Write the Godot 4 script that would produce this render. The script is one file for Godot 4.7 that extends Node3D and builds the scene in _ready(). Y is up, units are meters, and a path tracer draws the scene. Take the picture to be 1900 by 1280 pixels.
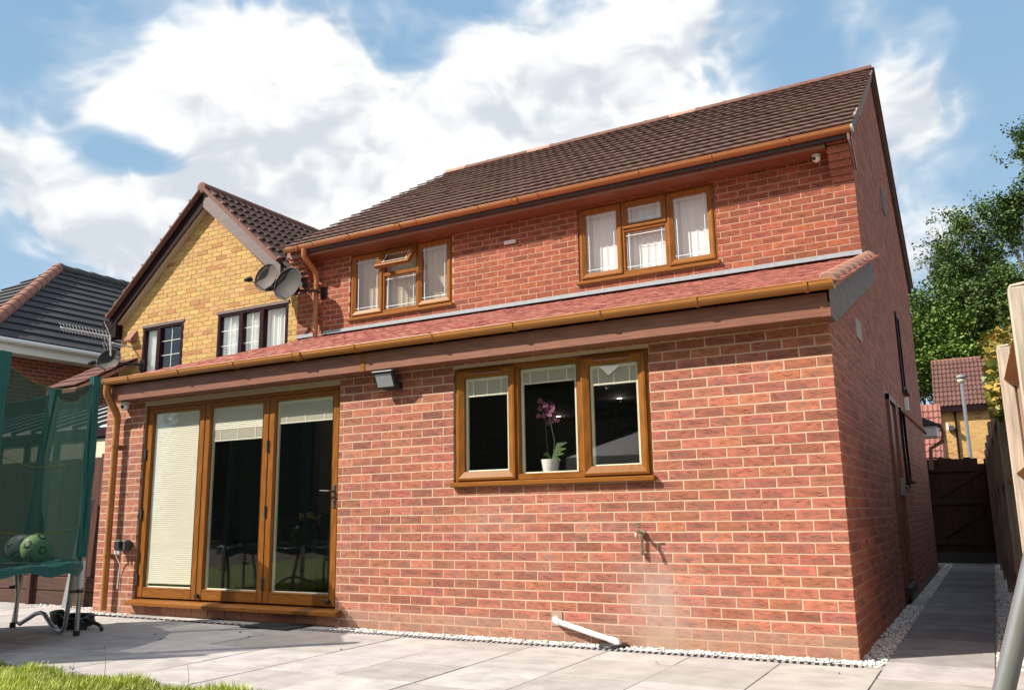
extends Node3D

const CAM := Vector3(0.8688, 0.9789, 6.1548)
const SUNWAY := Vector3(1.12, -1.25, -1.0)
var rng := RandomNumberGenerator.new()
var taken := {}
var M := {}
var T := {}
var brick_pool := []


class MB:
	var v := PackedVector3Array()
	var n := PackedVector3Array()
	var t := PackedVector2Array()
	var c := PackedColorArray()
	var col := Color(1, 1, 1)
	var xf := Transform3D.IDENTITY
	var moved := false

	func put(p: Vector3, nn: Vector3, uv := Vector2.ZERO) -> void:
		if moved:
			v.append(xf * p)
			n.append((xf.basis * nn).normalized())
		else:
			v.append(p)
			n.append(nn)
		t.append(uv)
		c.append(col)

	func tri(a: Vector3, b: Vector3, d: Vector3, h: Vector3) -> void:
		var g := (b - a).cross(d - a)
		var nn := g.normalized()
		if g.dot(h) > 0.0:
			put(a, nn); put(d, nn); put(b, nn)
		else:
			put(a, -nn); put(b, -nn); put(d, -nn)

	func quad(a: Vector3, b: Vector3, d: Vector3, e: Vector3, h: Vector3, ua := Vector2.ZERO, ub := Vector2.ZERO, ud := Vector2.ZERO, ue := Vector2.ZERO) -> void:
		var g := (b - a).cross(d - a) + (d - a).cross(e - a)
		var nn := g.normalized()
		if g.dot(h) > 0.0:
			put(a, nn, ua); put(d, nn, ud); put(b, nn, ub)
			put(a, nn, ua); put(e, nn, ue); put(d, nn, ud)
		else:
			put(a, -nn, ua); put(b, -nn, ub); put(d, -nn, ud)
			put(a, -nn, ua); put(d, -nn, ud); put(e, -nn, ue)

	func squad(a: Vector3, b: Vector3, d: Vector3, e: Vector3, na: Vector3, nb: Vector3, nd: Vector3, ne: Vector3) -> void:
		var g := (b - a).cross(d - a) + (d - a).cross(e - a)
		if g.dot(na + nb + nd + ne) > 0.0:
			put(a, na); put(d, nd); put(b, nb); put(a, na); put(e, ne); put(d, nd)
		else:
			put(a, na); put(b, nb); put(d, nd); put(a, na); put(d, nd); put(e, ne)

	func box(ctr: Vector3, size: Vector3, ch := 0.0, b := Basis.IDENTITY) -> void:
		var h := size * 0.5
		var k := minf(ch, minf(h.x, minf(h.y, h.z)) * 0.9)
		for i in 3:
			var j := (i + 1) % 3
			var l := (i + 2) % 3
			for s in [-1.0, 1.0]:
				var q := []
				for p in [[-1, -1], [1, -1], [1, 1], [-1, 1]]:
					var w := Vector3.ZERO
					w[i] = s * h[i]; w[j] = p[0] * (h[j] - k); w[l] = p[1] * (h[l] - k)
					q.append(ctr + b * w)
				var nn := Vector3.ZERO
				nn[i] = s
				quad(q[0], q[1], q[2], q[3], b * nn)
			if k > 0.0:
				for s in [-1.0, 1.0]:
					for r in [-1.0, 1.0]:
						var a1 := Vector3.ZERO
						a1[i] = s * h[i]; a1[j] = r * (h[j] - k)
						var a2 := Vector3.ZERO
						a2[i] = s * (h[i] - k); a2[j] = r * h[j]
						var e := Vector3.ZERO
						e[l] = h[l] - k
						var nn := Vector3.ZERO
						nn[i] = s; nn[j] = r
						quad(ctr + b * (a1 - e), ctr + b * (a1 + e), ctr + b * (a2 + e), ctr + b * (a2 - e), b * nn)
		if k > 0.0:
			for sx in [-1.0, 1.0]:
				for sy in [-1.0, 1.0]:
					for sz in [-1.0, 1.0]:
						var s := Vector3(sx, sy, sz)
						var a := s * (h - Vector3(0, k, k))
						var d := s * (h - Vector3(k, 0, k))
						var e := s * (h - Vector3(k, k, 0))
						tri(ctr + b * a, ctr + b * d, ctr + b * e, b * s)

	func bx(x0: float, x1: float, y0: float, y1: float, z0: float, z1: float, ch := 0.0) -> void:
		box(Vector3(x0 + x1, y0 + y1, z0 + z1) * 0.5, Vector3(absf(x1 - x0), absf(y1 - y0), absf(z1 - z0)), ch)

	func bar(a: Vector3, b: Vector3, w: float, h: float, up := Vector3.UP, ch := 0.0) -> void:
		var z := (b - a).normalized()
		var x := up.cross(z)
		if x.length() < 0.01:
			x = Vector3.RIGHT.cross(z)
		x = x.normalized()
		box((a + b) * 0.5, Vector3(w, h, a.distance_to(b)), ch, Basis(x, z.cross(x), z))

	func tube(pts: Array, r, seg := 8, caps := true) -> void:
		var rings := []
		var norms := []
		var side := Vector3.ZERO
		for i in pts.size():
			var d: Vector3 = (pts[mini(i + 1, pts.size() - 1)] - pts[maxi(i - 1, 0)]).normalized()
			if side == Vector3.ZERO:
				side = d.cross(Vector3(0.123, 1, 0.31)).normalized()
			side = (side - d * side.dot(d)).normalized()
			var o := d.cross(side)
			var rr: float = r if typeof(r) == TYPE_FLOAT else r[i]
			var ring := []
			var nr := []
			for k in seg:
				var a := TAU * k / seg
				var nn: Vector3 = side * cos(a) + o * sin(a)
				nr.append(nn)
				ring.append(pts[i] + nn * rr)
			rings.append(ring); norms.append(nr)
		for i in pts.size() - 1:
			for k in seg:
				var m := (k + 1) % seg
				squad(rings[i][k], rings[i][m], rings[i + 1][m], rings[i + 1][k], norms[i][k], norms[i][m], norms[i + 1][m], norms[i + 1][k])
		if caps:
			for e in [0, pts.size() - 1]:
				var d: Vector3 = (pts[1] - pts[0]) * -1.0 if e == 0 else pts[e] - pts[e - 1]
				for k in range(1, seg - 1):
					tri(rings[e][0], rings[e][k], rings[e][k + 1], d)

	func lathe(prof: Array, o: Vector3, b := Basis.IDENTITY, seg := 20) -> void:
		var rings := []
		for i in prof.size():
			var d: Vector2 = prof[mini(i + 1, prof.size() - 1)] - prof[maxi(i - 1, 0)]
			var nn := Vector2(d.y, -d.x).normalized()
			var ring := []
			for k in seg:
				var a := TAU * k / seg
				ring.append([o + b * Vector3(prof[i].x * cos(a), prof[i].y, prof[i].x * sin(a)), b * Vector3(nn.x * cos(a), nn.y, nn.x * sin(a))])
			rings.append(ring)
		for i in prof.size() - 1:
			for k in seg:
				var m := (k + 1) % seg
				var A = rings[i][k]; var B = rings[i][m]; var C = rings[i + 1][m]; var D = rings[i + 1][k]
				squad(A[0], B[0], C[0], D[0], A[1], B[1], C[1], D[1])

	# closed outline in (ax, ay), swept along az
	func sweep(prof: Array, o: Vector3, ax: Vector3, ay: Vector3, az: Vector3) -> void:
		var area := 0.0
		var m := prof.size()
		for i in m:
			var p: Vector2 = prof[i]; var q: Vector2 = prof[(i + 1) % m]
			area += p.x * q.y - q.x * p.y
		var P := PackedVector2Array()
		for i in m:
			var p: Vector2 = prof[i]; var q: Vector2 = prof[(i + 1) % m]
			P.append(p)
			var d := q - p
			var w := Vector2(d.y, -d.x) * signf(area)
			var a := o + ax * p.x + ay * p.y
			var b := o + ax * q.x + ay * q.y
			quad(a, b, b + az, a + az, ax * w.x + ay * w.y)
		var ids := Geometry2D.triangulate_polygon(P)
		for i in range(0, ids.size(), 3):
			var a := o + ax * P[ids[i]].x + ay * P[ids[i]].y
			var b := o + ax * P[ids[i + 1]].x + ay * P[ids[i + 1]].y
			var d := o + ax * P[ids[i + 2]].x + ay * P[ids[i + 2]].y
			tri(a, b, d, -az)
			tri(a + az, b + az, d + az, az)

	# a mitred ring in a plane z: outer and inner rectangle (x0,y0,x1,y1)
	func ring(ro: Array, ri: Array, zb: float, zo: float, zi: float) -> void:
		var O := [Vector2(ro[0], ro[1]), Vector2(ro[2], ro[1]), Vector2(ro[2], ro[3]), Vector2(ro[0], ro[3])]
		var I := [Vector2(ri[0], ri[1]), Vector2(ri[2], ri[1]), Vector2(ri[2], ri[3]), Vector2(ri[0], ri[3])]
		var mid: Vector2 = (O[0] + O[2]) * 0.5
		for k in 4:
			var a: Vector2 = O[k]; var b: Vector2 = O[(k + 1) % 4]; var c2: Vector2 = I[(k + 1) % 4]; var d: Vector2 = I[k]
			var e := 0.25
			var a2 := a.lerp(d, e); var b2 := b.lerp(c2, e)
			var w: Vector2 = (a + b) * 0.5 - mid
			var nn := Vector3(w.x, w.y, 0)
			quad(Vector3(a.x, a.y, zo - 0.004), Vector3(b.x, b.y, zo - 0.004), Vector3(b2.x, b2.y, zo), Vector3(a2.x, a2.y, zo), Vector3(0, 0, 1))
			quad(Vector3(a2.x, a2.y, zo), Vector3(b2.x, b2.y, zo), Vector3(c2.x, c2.y, zi), Vector3(d.x, d.y, zi), Vector3(0, 0, 1))
			quad(Vector3(a.x, a.y, zb), Vector3(b.x, b.y, zb), Vector3(b.x, b.y, zo - 0.004), Vector3(a.x, a.y, zo - 0.004), nn)
			quad(Vector3(d.x, d.y, zb), Vector3(c2.x, c2.y, zb), Vector3(c2.x, c2.y, zi), Vector3(d.x, d.y, zi), -nn)
			quad(Vector3(a.x, a.y, zb), Vector3(b.x, b.y, zb), Vector3(c2.x, c2.y, zb), Vector3(d.x, d.y, zb), Vector3(0, 0, -1))

	func mesh() -> ArrayMesh:
		var m := ArrayMesh.new()
		var a := []
		a.resize(Mesh.ARRAY_MAX)
		a[Mesh.ARRAY_VERTEX] = v
		a[Mesh.ARRAY_NORMAL] = n
		a[Mesh.ARRAY_TEX_UV] = t
		a[Mesh.ARRAY_COLOR] = c
		var ix := PackedInt32Array()
		ix.resize(v.size())
		for i in v.size():
			ix[i] = i
		a[Mesh.ARRAY_INDEX] = ix
		m.add_surface_from_arrays(Mesh.PRIMITIVE_TRIANGLES, a)
		return m


func numbered(called: String, parent: Node) -> String:
	var key := str(parent.get_instance_id()) + "/" + called
	var k: int = taken.get(key, 0)
	taken[key] = k + 1
	return called if k == 0 else "%s_%03d" % [called, k]


func put(o: Node, called: String, parent: Node) -> void:
	o.name = numbered(called, parent)
	parent.add_child(o, true)


func thing(called: String, label: String, category: String, at := Vector3.ZERO, group := "") -> Node3D:
	var o := Node3D.new()
	put(o, called, self)
	o.position = at
	tag(o, label, category, group)
	return o


func tag(o: Node, label: String, category: String, group := "") -> void:
	o.set_meta("label", label)
	o.set_meta("category", category)
	if group != "":
		o.set_meta("group", group)


func part(called: String, mb: MB, m: Material, parent: Node = self) -> MeshInstance3D:
	return inst(called, mb.mesh(), m, parent)


func inst(called: String, mesh: Mesh, m: Material, parent: Node, xf := Transform3D.IDENTITY) -> MeshInstance3D:
	var o := MeshInstance3D.new()
	o.mesh = mesh
	o.material_override = m
	o.transform = xf
	put(o, called, parent)
	return o


func group_part(called: String, parent: Node) -> Node3D:
	var o := Node3D.new()
	put(o, called, parent)
	return o


func stuff(o: Node) -> Node:
	o.set_meta("kind", "stuff")
	return o


func structure(o: Node) -> Node:
	o.set_meta("kind", "structure")
	return o


func multi(called: String, mesh: Mesh, m: Material, xfs: Array, parent: Node, cols := []) -> MultiMeshInstance3D:
	var mm := MultiMesh.new()
	mm.transform_format = MultiMesh.TRANSFORM_3D
	mm.use_colors = cols.size() > 0
	mm.mesh = mesh
	mm.instance_count = xfs.size()
	for i in xfs.size():
		mm.set_instance_transform(i, xfs[i])
		if cols.size() > 0:
			mm.set_instance_color(i, cols[i])
	var o := MultiMeshInstance3D.new()
	o.multimesh = mm
	o.material_override = m
	put(o, called, parent)
	stuff(o)
	return o


# ---------------------------------------------------------------- textures
func tiled(ns: FastNoiseLite, x: float, y: float, w: float, h: float) -> float:
	var u := x / w
	var q := y / h
	return lerpf(lerpf(ns.get_noise_2d(x, y), ns.get_noise_2d(x - w, y), u), lerpf(ns.get_noise_2d(x, y - h), ns.get_noise_2d(x - w, y - h), u), q)


func noise(freq: float, oct: int, sd: int) -> FastNoiseLite:
	var n := FastNoiseLite.new()
	n.noise_type = FastNoiseLite.TYPE_SIMPLEX_SMOOTH
	n.frequency = freq
	n.seed = sd
	n.fractal_type = FastNoiseLite.FRACTAL_FBM
	n.fractal_octaves = oct
	return n


func tone_image(size: int, sx: float, sy: float, oct: int, sd: int, lo: float, hi: float, fine := 0.0, albedo := true) -> Image:
	var im := Image.create(size, size, true, Image.FORMAT_RGB8)
	var n := noise(1.0, oct, sd)
	var r := RandomNumberGenerator.new()
	r.seed = sd
	for y in size:
		for x in size:
			var a := tiled(n, x * sx / size, y * sy / size, sx, sy) * 1.6
			a = clampf(a * 0.5 + 0.5 + r.randf_range(-fine, fine), 0, 1)
			var g := lerpf(lo, hi, a)
			im.set_pixel(x, y, Color(g, g, g).linear_to_srgb() if albedo else Color(g, g, g))
	im.generate_mipmaps()
	return im


func bump(im: Image, amount: float) -> ImageTexture:
	var b: Image = im.duplicate()
	b.clear_mipmaps()
	b.convert(Image.FORMAT_RGBA8)
	b.bump_map_to_normal_map(amount)
	b.generate_mipmaps()
	return ImageTexture.create_from_image(b)


# faces of clay bricks, 8 x 16 of them: creases, kiln marks and sand
func brick_image(base: Color, smoke: Color, crease: Color, sd: int, creases: int, smoky: float, vary: float) -> Image:
	var cw := 128
	var chh := 40
	var im := Image.create(cw * 8, chh * 16, true, Image.FORMAT_RGB8)
	var n := noise(0.02, 3, sd)
	var f := noise(0.16, 2, sd + 1)
	var r := RandomNumberGenerator.new()
	r.seed = sd
	for row in 16:
		for cl in 8:
			var k := 1.0 + r.randf_range(-vary, vary)
			var hue := r.randf_range(-0.022, 0.022)
			var b0 := Color(base.r * k * (1.0 + hue * 0.4), base.g * k * (1.0 + hue * 1.6), base.b * k * (1.0 - hue))
			var sm := smoky if r.randf() < 0.42 else 0.12
			var cx := r.randf_range(30, 98)
			var cy := r.randf_range(14, 28)
			var off := Vector2(cl * 397.0, row * 211.0)
			for y in chh:
				for x in cw:
					var a := n.get_noise_2d(x + off.x, y * 2.2 + off.y)
					var g := f.get_noise_2d(x + off.x, y * 1.6 + off.y)
					var e := (x - cx) / 46.0
					var d := (y - cy) / 13.0
					var s := clampf((1.0 - e * e - d * d) * 0.7 + a * 1.3, 0, 1) * sm
					var cc := b0.lerp(smoke, s)
					var m := 1.0 + a * 0.16 + g * 0.16
					im.set_pixel(cl * cw + x, row * chh + y, Color(clampf(cc.r * m, 0, 1), clampf(cc.g * m, 0, 1), clampf(cc.b * m, 0, 1)))
			for q in r.randi_range(creases / 2, creases):
				var px := r.randf_range(4, 110)
				var py := r.randf_range(5, 35)
				var ln := r.randf_range(8, 42)
				var sl := r.randf_range(-0.08, 0.34)
				var wb := r.randf_range(0, 9)
				for i in int(ln):
					var x := int(px + i)
					if x > cw - 4:
						break
					var y := int(clampf(py + i * sl + sin(i * 0.22 + wb) * 1.4, 2, chh - 4))
					var th := 2 if absf(i / ln - 0.5) < 0.3 else 1
					for w in th:
						var old := im.get_pixel(cl * cw + x, row * chh + y + w)
						im.set_pixel(cl * cw + x, row * chh + y + w, old.lerp(crease, 0.72))
	im.generate_mipmaps()
	return im


func lin(r: float, g: float, b: float) -> Color:
	return Color(r, g, b).linear_to_srgb()


func mat(key: String, c: Color, rough := 0.8, tex: Texture2D = null, scale := 1.0, nrm: Texture2D = null, nscale := 1.0, vcol := false, spec := 0.5) -> StandardMaterial3D:
	var m := StandardMaterial3D.new()
	m.albedo_color = c
	m.roughness = rough
	m.metallic_specular = spec
	if tex:
		m.albedo_texture = tex
	if nrm:
		m.normal_enabled = true
		m.normal_texture = nrm
		m.normal_scale = nscale
	if tex or nrm:
		m.uv1_triplanar = true
		m.uv1_world_triplanar = true
		m.uv1_scale = Vector3.ONE * scale
	m.vertex_color_use_as_albedo = vcol
	M[key] = m
	return m


func make_textures() -> void:
	var mottle := tone_image(256, 5, 5, 4, 11, 0.74, 1.0, 0.05)
	T.mottle = ImageTexture.create_from_image(mottle)
	T.mottle_n = bump(mottle, 6.0)
	var gh := tone_image(256, 2, 34, 4, 21, 0.42, 1.08, 0.06)
	T.grain_h = ImageTexture.create_from_image(gh)
	T.grain_v = ImageTexture.create_from_image(tone_image(256, 34, 2, 4, 22, 0.42, 1.08, 0.06))
	var slab := tone_image(512, 7, 7, 5, 31, 0.62, 1.0, 0.05)
	T.slab = ImageTexture.create_from_image(slab)
	T.slab_n = bump(tone_image(256, 9, 14, 4, 32, 0.0, 1.0, 0.02, false), 2.5)
	var sand := tone_image(256, 40, 40, 3, 41, 0.5, 1.0, 0.2)
	T.sand = ImageTexture.create_from_image(sand)
	T.sand_n = bump(sand, 3.0)
	var li := Image.create(512, 128, true, Image.FORMAT_RGBA8)
	var ln := noise(0.03, 4, 51)
	var rr := RandomNumberGenerator.new()
	rr.seed = 52
	for y in 128:
		for x in 512:
			var wx := -4.4 + 4.4 * x / 511.0
			var wy := 1.15 * (1.0 - y / 127.0)
			var n1 := ln.get_noise_2d(x * 1.6, y * 0.35) * 0.5 + 0.5
			var n2 := ln.get_noise_2d(x * 0.7 + 300.0, y * 0.9) * 0.5 + 0.5
			var a := 0.30 * exp(-pow((wx + 1.36 + (n2 - 0.5) * 0.10) / 0.15, 2.0)) * smoothstep(0.74, 0.40, wy) * (0.4 + n1)
			a += 0.20 * exp(-pow((wx + 1.32) / 0.34, 2.0)) * smoothstep(0.70, 0.25, wy) * n2
			a += 0.13 * smoothstep(0.30, 0.85, n2) * exp(-pow((wx + 2.3) / 1.0, 2.0) - pow((wy - 0.78) / 0.30, 2.0))
			a += 0.04 * smoothstep(0.45, 0.9, n2)
			a += 0.22 * smoothstep(0.19, 0.10, wy) * (0.5 + n1)
			a *= smoothstep(0.0, 0.12, 1.15 - wy) * smoothstep(-4.4, -4.2, wx)
			var tan_low := smoothstep(0.24, 0.05, wy)
			var c := lin(0.66, 0.56, 0.52).lerp(lin(0.50, 0.37, 0.28), tan_low)
			li.set_pixel(x, y, Color(c.r, c.g, c.b, clampf(a + rr.randf_range(-0.02, 0.02), 0.0, 0.85)))
	li.generate_mipmaps()
	T.lime = ImageTexture.create_from_image(li)
	T.red = ImageTexture.create_from_image(brick_image(lin(0.71, 0.228, 0.140), lin(0.30, 0.155, 0.135), lin(0.09, 0.03, 0.024), 5, 8, 0.62, 0.08))
	T.yellow = ImageTexture.create_from_image(brick_image(lin(1.0, 0.60, 0.23), lin(0.86, 0.46, 0.19), lin(0.55, 0.28, 0.12), 9, 2, 0.35, 0.05))


func make_materials() -> void:
	mat("red", Color.WHITE, 0.9, null, 1.0, null, 1.0, true)
	M.red.albedo_texture = T.red
	mat("yellow", Color.WHITE, 0.9, null, 1.0, null, 1.0, true)
	M.yellow.albedo_texture = T.yellow
	mat("mortar", lin(0.70, 0.53, 0.40), 0.95, T.sand, 3.0)
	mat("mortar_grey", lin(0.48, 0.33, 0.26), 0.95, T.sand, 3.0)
	mat("mortar_upper", lin(0.56, 0.39, 0.28), 0.95, T.sand, 3.0)
	mat("mortar_yellow", lin(0.62, 0.40, 0.17), 0.95, T.sand, 3.0)
	mat("oak_h", lin(0.29, 0.110, 0.021), 0.42, T.grain_h, 2.0)
	mat("oak_v", lin(0.29, 0.110, 0.021), 0.42, T.grain_v, 2.0)
	mat("oak_up", lin(0.31, 0.122, 0.028), 0.4, T.grain_v, 2.0)
	mat("oak_up_h", lin(0.31, 0.122, 0.028), 0.4, T.grain_h, 2.0)
	for k in ["oak_h", "oak_v", "oak_up", "oak_up_h"]:
		M[k].metallic_specular = 0.25
	mat("gutter", lin(0.40, 0.165, 0.040), 0.35, T.mottle, 0.7)
	mat("gutter_up", lin(0.42, 0.165, 0.055), 0.32, T.mottle, 0.7)
	mat("fascia", lin(0.27, 0.105, 0.062), 0.45, T.grain_h, 1.4)
	mat("barge", lin(0.20, 0.165, 0.145), 0.75, T.grain_h, 1.0)
	mat("cream", lin(0.62, 0.60, 0.46), 0.5)
	mat("slat", lin(0.62, 0.61, 0.50), 0.45)
	mat("blind_white", lin(0.84, 0.86, 0.86), 0.7)
	mat("blind_beige", lin(0.52, 0.46, 0.36), 0.8)
	mat("net_curtain", lin(0.84, 0.86, 0.84), 0.9)
	mat("lead", lin(0.85, 0.88, 0.92), 0.3)
	mat("black", lin(0.012, 0.012, 0.013), 0.45)
	mat("black_matt", lin(0.016, 0.016, 0.017), 0.9, T.sand, 6.0)
	mat("charcoal", lin(0.045, 0.042, 0.045), 0.6)
	mat("white", lin(0.78, 0.77, 0.74), 0.45)
	mat("white_dirty", lin(0.62, 0.55, 0.50), 0.6, T.mottle, 1.0)
	mat("grey_box", lin(0.22, 0.23, 0.25), 0.5)
	mat("flash", lin(0.34, 0.365, 0.41), 0.42, T.mottle, 2.0)
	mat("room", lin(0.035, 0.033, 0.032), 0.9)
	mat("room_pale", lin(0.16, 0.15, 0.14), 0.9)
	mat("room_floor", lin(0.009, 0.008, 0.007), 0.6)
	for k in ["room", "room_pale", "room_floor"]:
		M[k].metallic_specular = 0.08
	mat("slabs", Color.WHITE, 0.85, T.slab, 0.55, T.slab_n, 0.25, true)
	mat("bed", lin(0.42, 0.40, 0.38), 0.95, T.sand, 3.0)
	mat("soil", lin(0.10, 0.085, 0.06), 1.0, T.mottle, 0.4)
	mat("lawn", lin(0.16, 0.22, 0.04), 1.0, T.mottle, 0.8)
	mat("tile", Color.WHITE, 0.9, T.sand, 2.0, null, 0.15, true)
	mat("tile_dark", Color.WHITE, 0.75, T.mottle, 1.0, null, 1.0, true)
	mat("terracotta", lin(0.33, 0.15, 0.105), 0.9, T.mottle, 2.0)
	mat("terracotta_pink", lin(0.48, 0.27, 0.20), 0.9, T.mottle, 2.0)
	mat("ridge", lin(0.20, 0.095, 0.070), 0.9, T.mottle, 2.0)
	var lm := mat("lime", Color.WHITE, 0.95)
	lm.albedo_texture = T.lime
	lm.transparency = BaseMaterial3D.TRANSPARENCY_ALPHA
	mat("plum", lin(0.022, 0.009, 0.011), 0.5, T.grain_h, 1.0)
	mat("plum_frame", lin(0.030, 0.012, 0.016), 0.35)
	M.plum_frame.metallic_specular = 0.2
	M.plum.metallic_specular = 0.2
	mat("mauve", lin(0.15, 0.105, 0.10), 0.5, T.grain_h, 1.0)
	mat("tan_soffit", lin(0.42, 0.33, 0.25), 0.6)
	mat("pebble", Color.WHITE, 0.85, null, 1.0, null, 1.0, true)
	mat("leaf", Color.WHITE, 0.55, null, 1.0, null, 1.0, true)
	M.leaf.backlight = Color(0.35, 0.4, 0.2)
	mat("grass", Color.WHITE, 0.6, null, 1.0, null, 1.0, true)
	M.grass.backlight = Color(0.4, 0.45, 0.2)
	mat("bark", lin(0.13, 0.11, 0.09), 0.95, T.grain_v, 1.0)
	mat("timber", Color.WHITE, 0.9, T.grain_v, 1.2, null, 1.0, true)
	mat("timber_h", Color.WHITE, 0.9, T.grain_h, 1.2, null, 1.0, true)
	mat("steel", lin(0.42, 0.43, 0.45), 0.32, T.mottle, 2.0)
	M.steel.metallic = 0.7
	mat("chrome", lin(0.55, 0.50, 0.42), 0.25)
	M.chrome.metallic = 0.9
	mat("pale_steel", lin(0.62, 0.63, 0.64), 0.45)
	mat("teal", lin(0.006, 0.105, 0.098), 0.75, T.mottle, 2.0)
	var nt := mat("netting", lin(0.007, 0.060, 0.046), 0.9)
	nt.transparency = BaseMaterial3D.TRANSPARENCY_ALPHA
	nt.albedo_color.a = 0.74
	nt.cull_mode = BaseMaterial3D.CULL_DISABLED
	mat("net_band", lin(0.12, 0.16, 0.04), 0.9)
	mat("ball", Color.WHITE, 0.45, null, 1.0, null, 1.0, true)
	mat("plain", Color.WHITE, 0.7, null, 1.0, null, 1.0, true)
	mat("poly", lin(0.66, 0.70, 0.72), 0.25)
	var gl := mat("glass", lin(0.05, 0.06, 0.06), 0.02)
	gl.transparency = BaseMaterial3D.TRANSPARENCY_ALPHA
	gl.albedo_color.a = 0.015
	var gd := mat("glass_dark", lin(0.03, 0.035, 0.035), 0.02)
	gd.transparency = BaseMaterial3D.TRANSPARENCY_ALPHA
	gd.albedo_color.a = 0.6
	var em := mat("lit", lin(1, 0.95, 0.85), 0.5)
	em.emission_enabled = true
	em.emission = Color(1, 0.95, 0.85)
	em.emission_energy_multiplier = 3.0


# ---------------------------------------------------------------- sky
func make_sky() -> Sky:
	var W := 4096
	var H := 2048
	var im := Image.create(W, H, false, Image.FORMAT_RGBF)
	var puffs := [[-36.2, 25.8, 17.0, 8.4, 1.0], [-52.1, 26.9, 10.6, 4.7, 0.8], [-43.7, 22.0, 7.9, 4.7, 0.9], [-17.8, 27.0, 9.1, 8.3, 0.80], [-58.0, 18.6, 5.4, 2.9, 1.1], [-60.7, 21.7, 2.7, 1.8, 0.5], [-1.6, 23.0, 4.4, 5.0, 0.62], [-28.9, 20.0, 15.0, 5.6, 1.0], [-43.0, 17.0, 7.0, 3.5, 0.8], [-54.4, 15.5, 3.3, 2.0, 0.9], [-54.5, 22.2, 4.6, 1.2, -1.2], [-60.6, 26.2, 4.1, 5.1, -0.8], [-35.1, 30.3, 4.2, 2.4, -0.9], [-34.7, 33.4, 8.7, 1.1, -0.6], [-59.6, 15.3, 7.6, 2.2, -0.8], [-7.9, 26.6, 3.6, 5.0, -0.75], [-50.0, 27.6, 6.0, 2.4, -0.62], [3.8, 22.8, 4.0, 10.9, -0.5], [-4.1, 30.0, 10.5, 1.1, 0.25]]
	puffs.append([-160.0, 20.0, 26.0, 9.0, 1.0])
	puffs.append([170.0, 30.0, 22.0, 9.0, 0.8])
	var r := RandomNumberGenerator.new()
	r.seed = 77
	for i in 34:
		var az := r.randf_range(25, 275)
		puffs.append([az if az < 180 else az - 360, r.randf_range(12, 60), r.randf_range(9, 22), r.randf_range(4, 9), r.randf_range(0.5, 1.0)])
	var f1 := noise(1.0, 5, 3)
	var f2 := noise(1.0, 3, 8)
	var f3 := noise(1.0, 4, 15)
	var f4 := noise(1.0, 4, 23)
	for y in H / 2:
		var el := PI * 0.5 - PI * (y + 0.5) / H
		var eld := rad_to_deg(el)
		var ce := cos(el)
		var se := sin(el)
		var near := []
		for p in puffs:
			if absf(eld - p[1]) < p[3] * 2.4:
				near.append(p)
		var x := 0
		var was := Color.WHITE
		while x < W:
			var azd := (x + 0.5) / W * 360.0
			if azd > 180.0:
				azd -= 360.0
			var seen := azd > -90.0 and azd < 30.0 and eld < 50.0
			var step := 1 if seen else 8
			var a := deg_to_rad(azd)
			var d := Vector3(sin(a) * ce, se, -cos(a) * ce)
			var q := d * 5.0
			q.y *= 1.5
			var wx := f2.get_noise_3dv(q * 0.7)
			var wy := f2.get_noise_3d(q.z * 0.7 + 31.0, q.x * 0.7, q.y * 0.7)
			var qq := q + Vector3(wx, wy, wx - wy) * 0.35
			var n := f1.get_noise_3dv(qq)
			var bl := 0.5 - absf(f4.get_noise_3dv(qq * 2.1))
			var den := -0.27 + n * 0.98 + bl * 0.46
			for p in near:
				var da: float = absf(azd - p[0])
				if da > 180.0:
					da = 360.0 - da
				if da < p[2] * 2.4:
					var g: float = (da / p[2]) * (da / p[2]) + ((eld - p[1]) / p[3]) * ((eld - p[1]) / p[3])
					den += p[4] * 0.95 * exp(-g)
			var cover := smoothstep(0.0, 0.48, den)
			var veil := smoothstep(-0.45, 0.25, den) * 0.30
			cover = cover + (1.0 - cover) * veil
			var hz := pow(1.0 - se, 2.2)
			var sky := Color(0.215, 0.41, 0.65).lerp(Color(0.52, 0.72, 0.89), hz)
			var lower := f1.get_noise_3dv(qq + Vector3(0.0, 0.16, 0.0))
			var shade := f3.get_noise_3d(q.x * 0.62 + 5.0, q.y * 0.8 + wx * 0.3, q.z * 0.62)
			var lit := 0.86 + shade * 0.52 + (n - lower) * 0.55 + (bl - 0.3) * 0.30
			var cl := Color(0.69, 0.74, 0.80).lerp(Color(1.06, 1.06, 1.05), smoothstep(0.58, 1.0, lit))
			var o := sky.lerp(cl, cover * 0.98)
			if step == 1:
				im.set_pixel(x, y, o)
			else:
				for i in step:
					if x - step + i + 1 >= 0:
						im.set_pixel(x - step + i + 1, y, was.lerp(o, (i + 1.0) / step))
			was = o
			x += step if step == 1 or x + step < W else maxi(1, W - 1 - x)
	im.fill_rect(Rect2i(0, H / 2, W, H / 2), Color(0.30, 0.29, 0.26))
	var pm := PanoramaSkyMaterial.new()
	pm.panorama = ImageTexture.create_from_image(im)
	pm.energy_multiplier = 0.62
	var s := Sky.new()
	s.sky_material = pm
	return s


# ---------------------------------------------------------------- bricks
func brick_mesh(r: RandomNumberGenerator, ln: float, tint: Color, deep := 0.03) -> MB:
	var mb := MB.new()
	mb.col = tint
	var cell := Vector2(r.randi_range(0, 7), r.randi_range(0, 15))
	var f := ln / 0.215
	var u0 := (cell.x + 0.03 + (0.94 - 0.94 * f) * r.randf()) / 8.0
	var u1 := u0 + 0.94 * f / 8.0
	var v0 := (cell.y + 0.04) / 16.0
	var v1 := (cell.y + 0.96) / 16.0
	brick_faces(mb, Transform3D.IDENTITY, ln, u0, u1, v0, v1, deep)
	return mb


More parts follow.
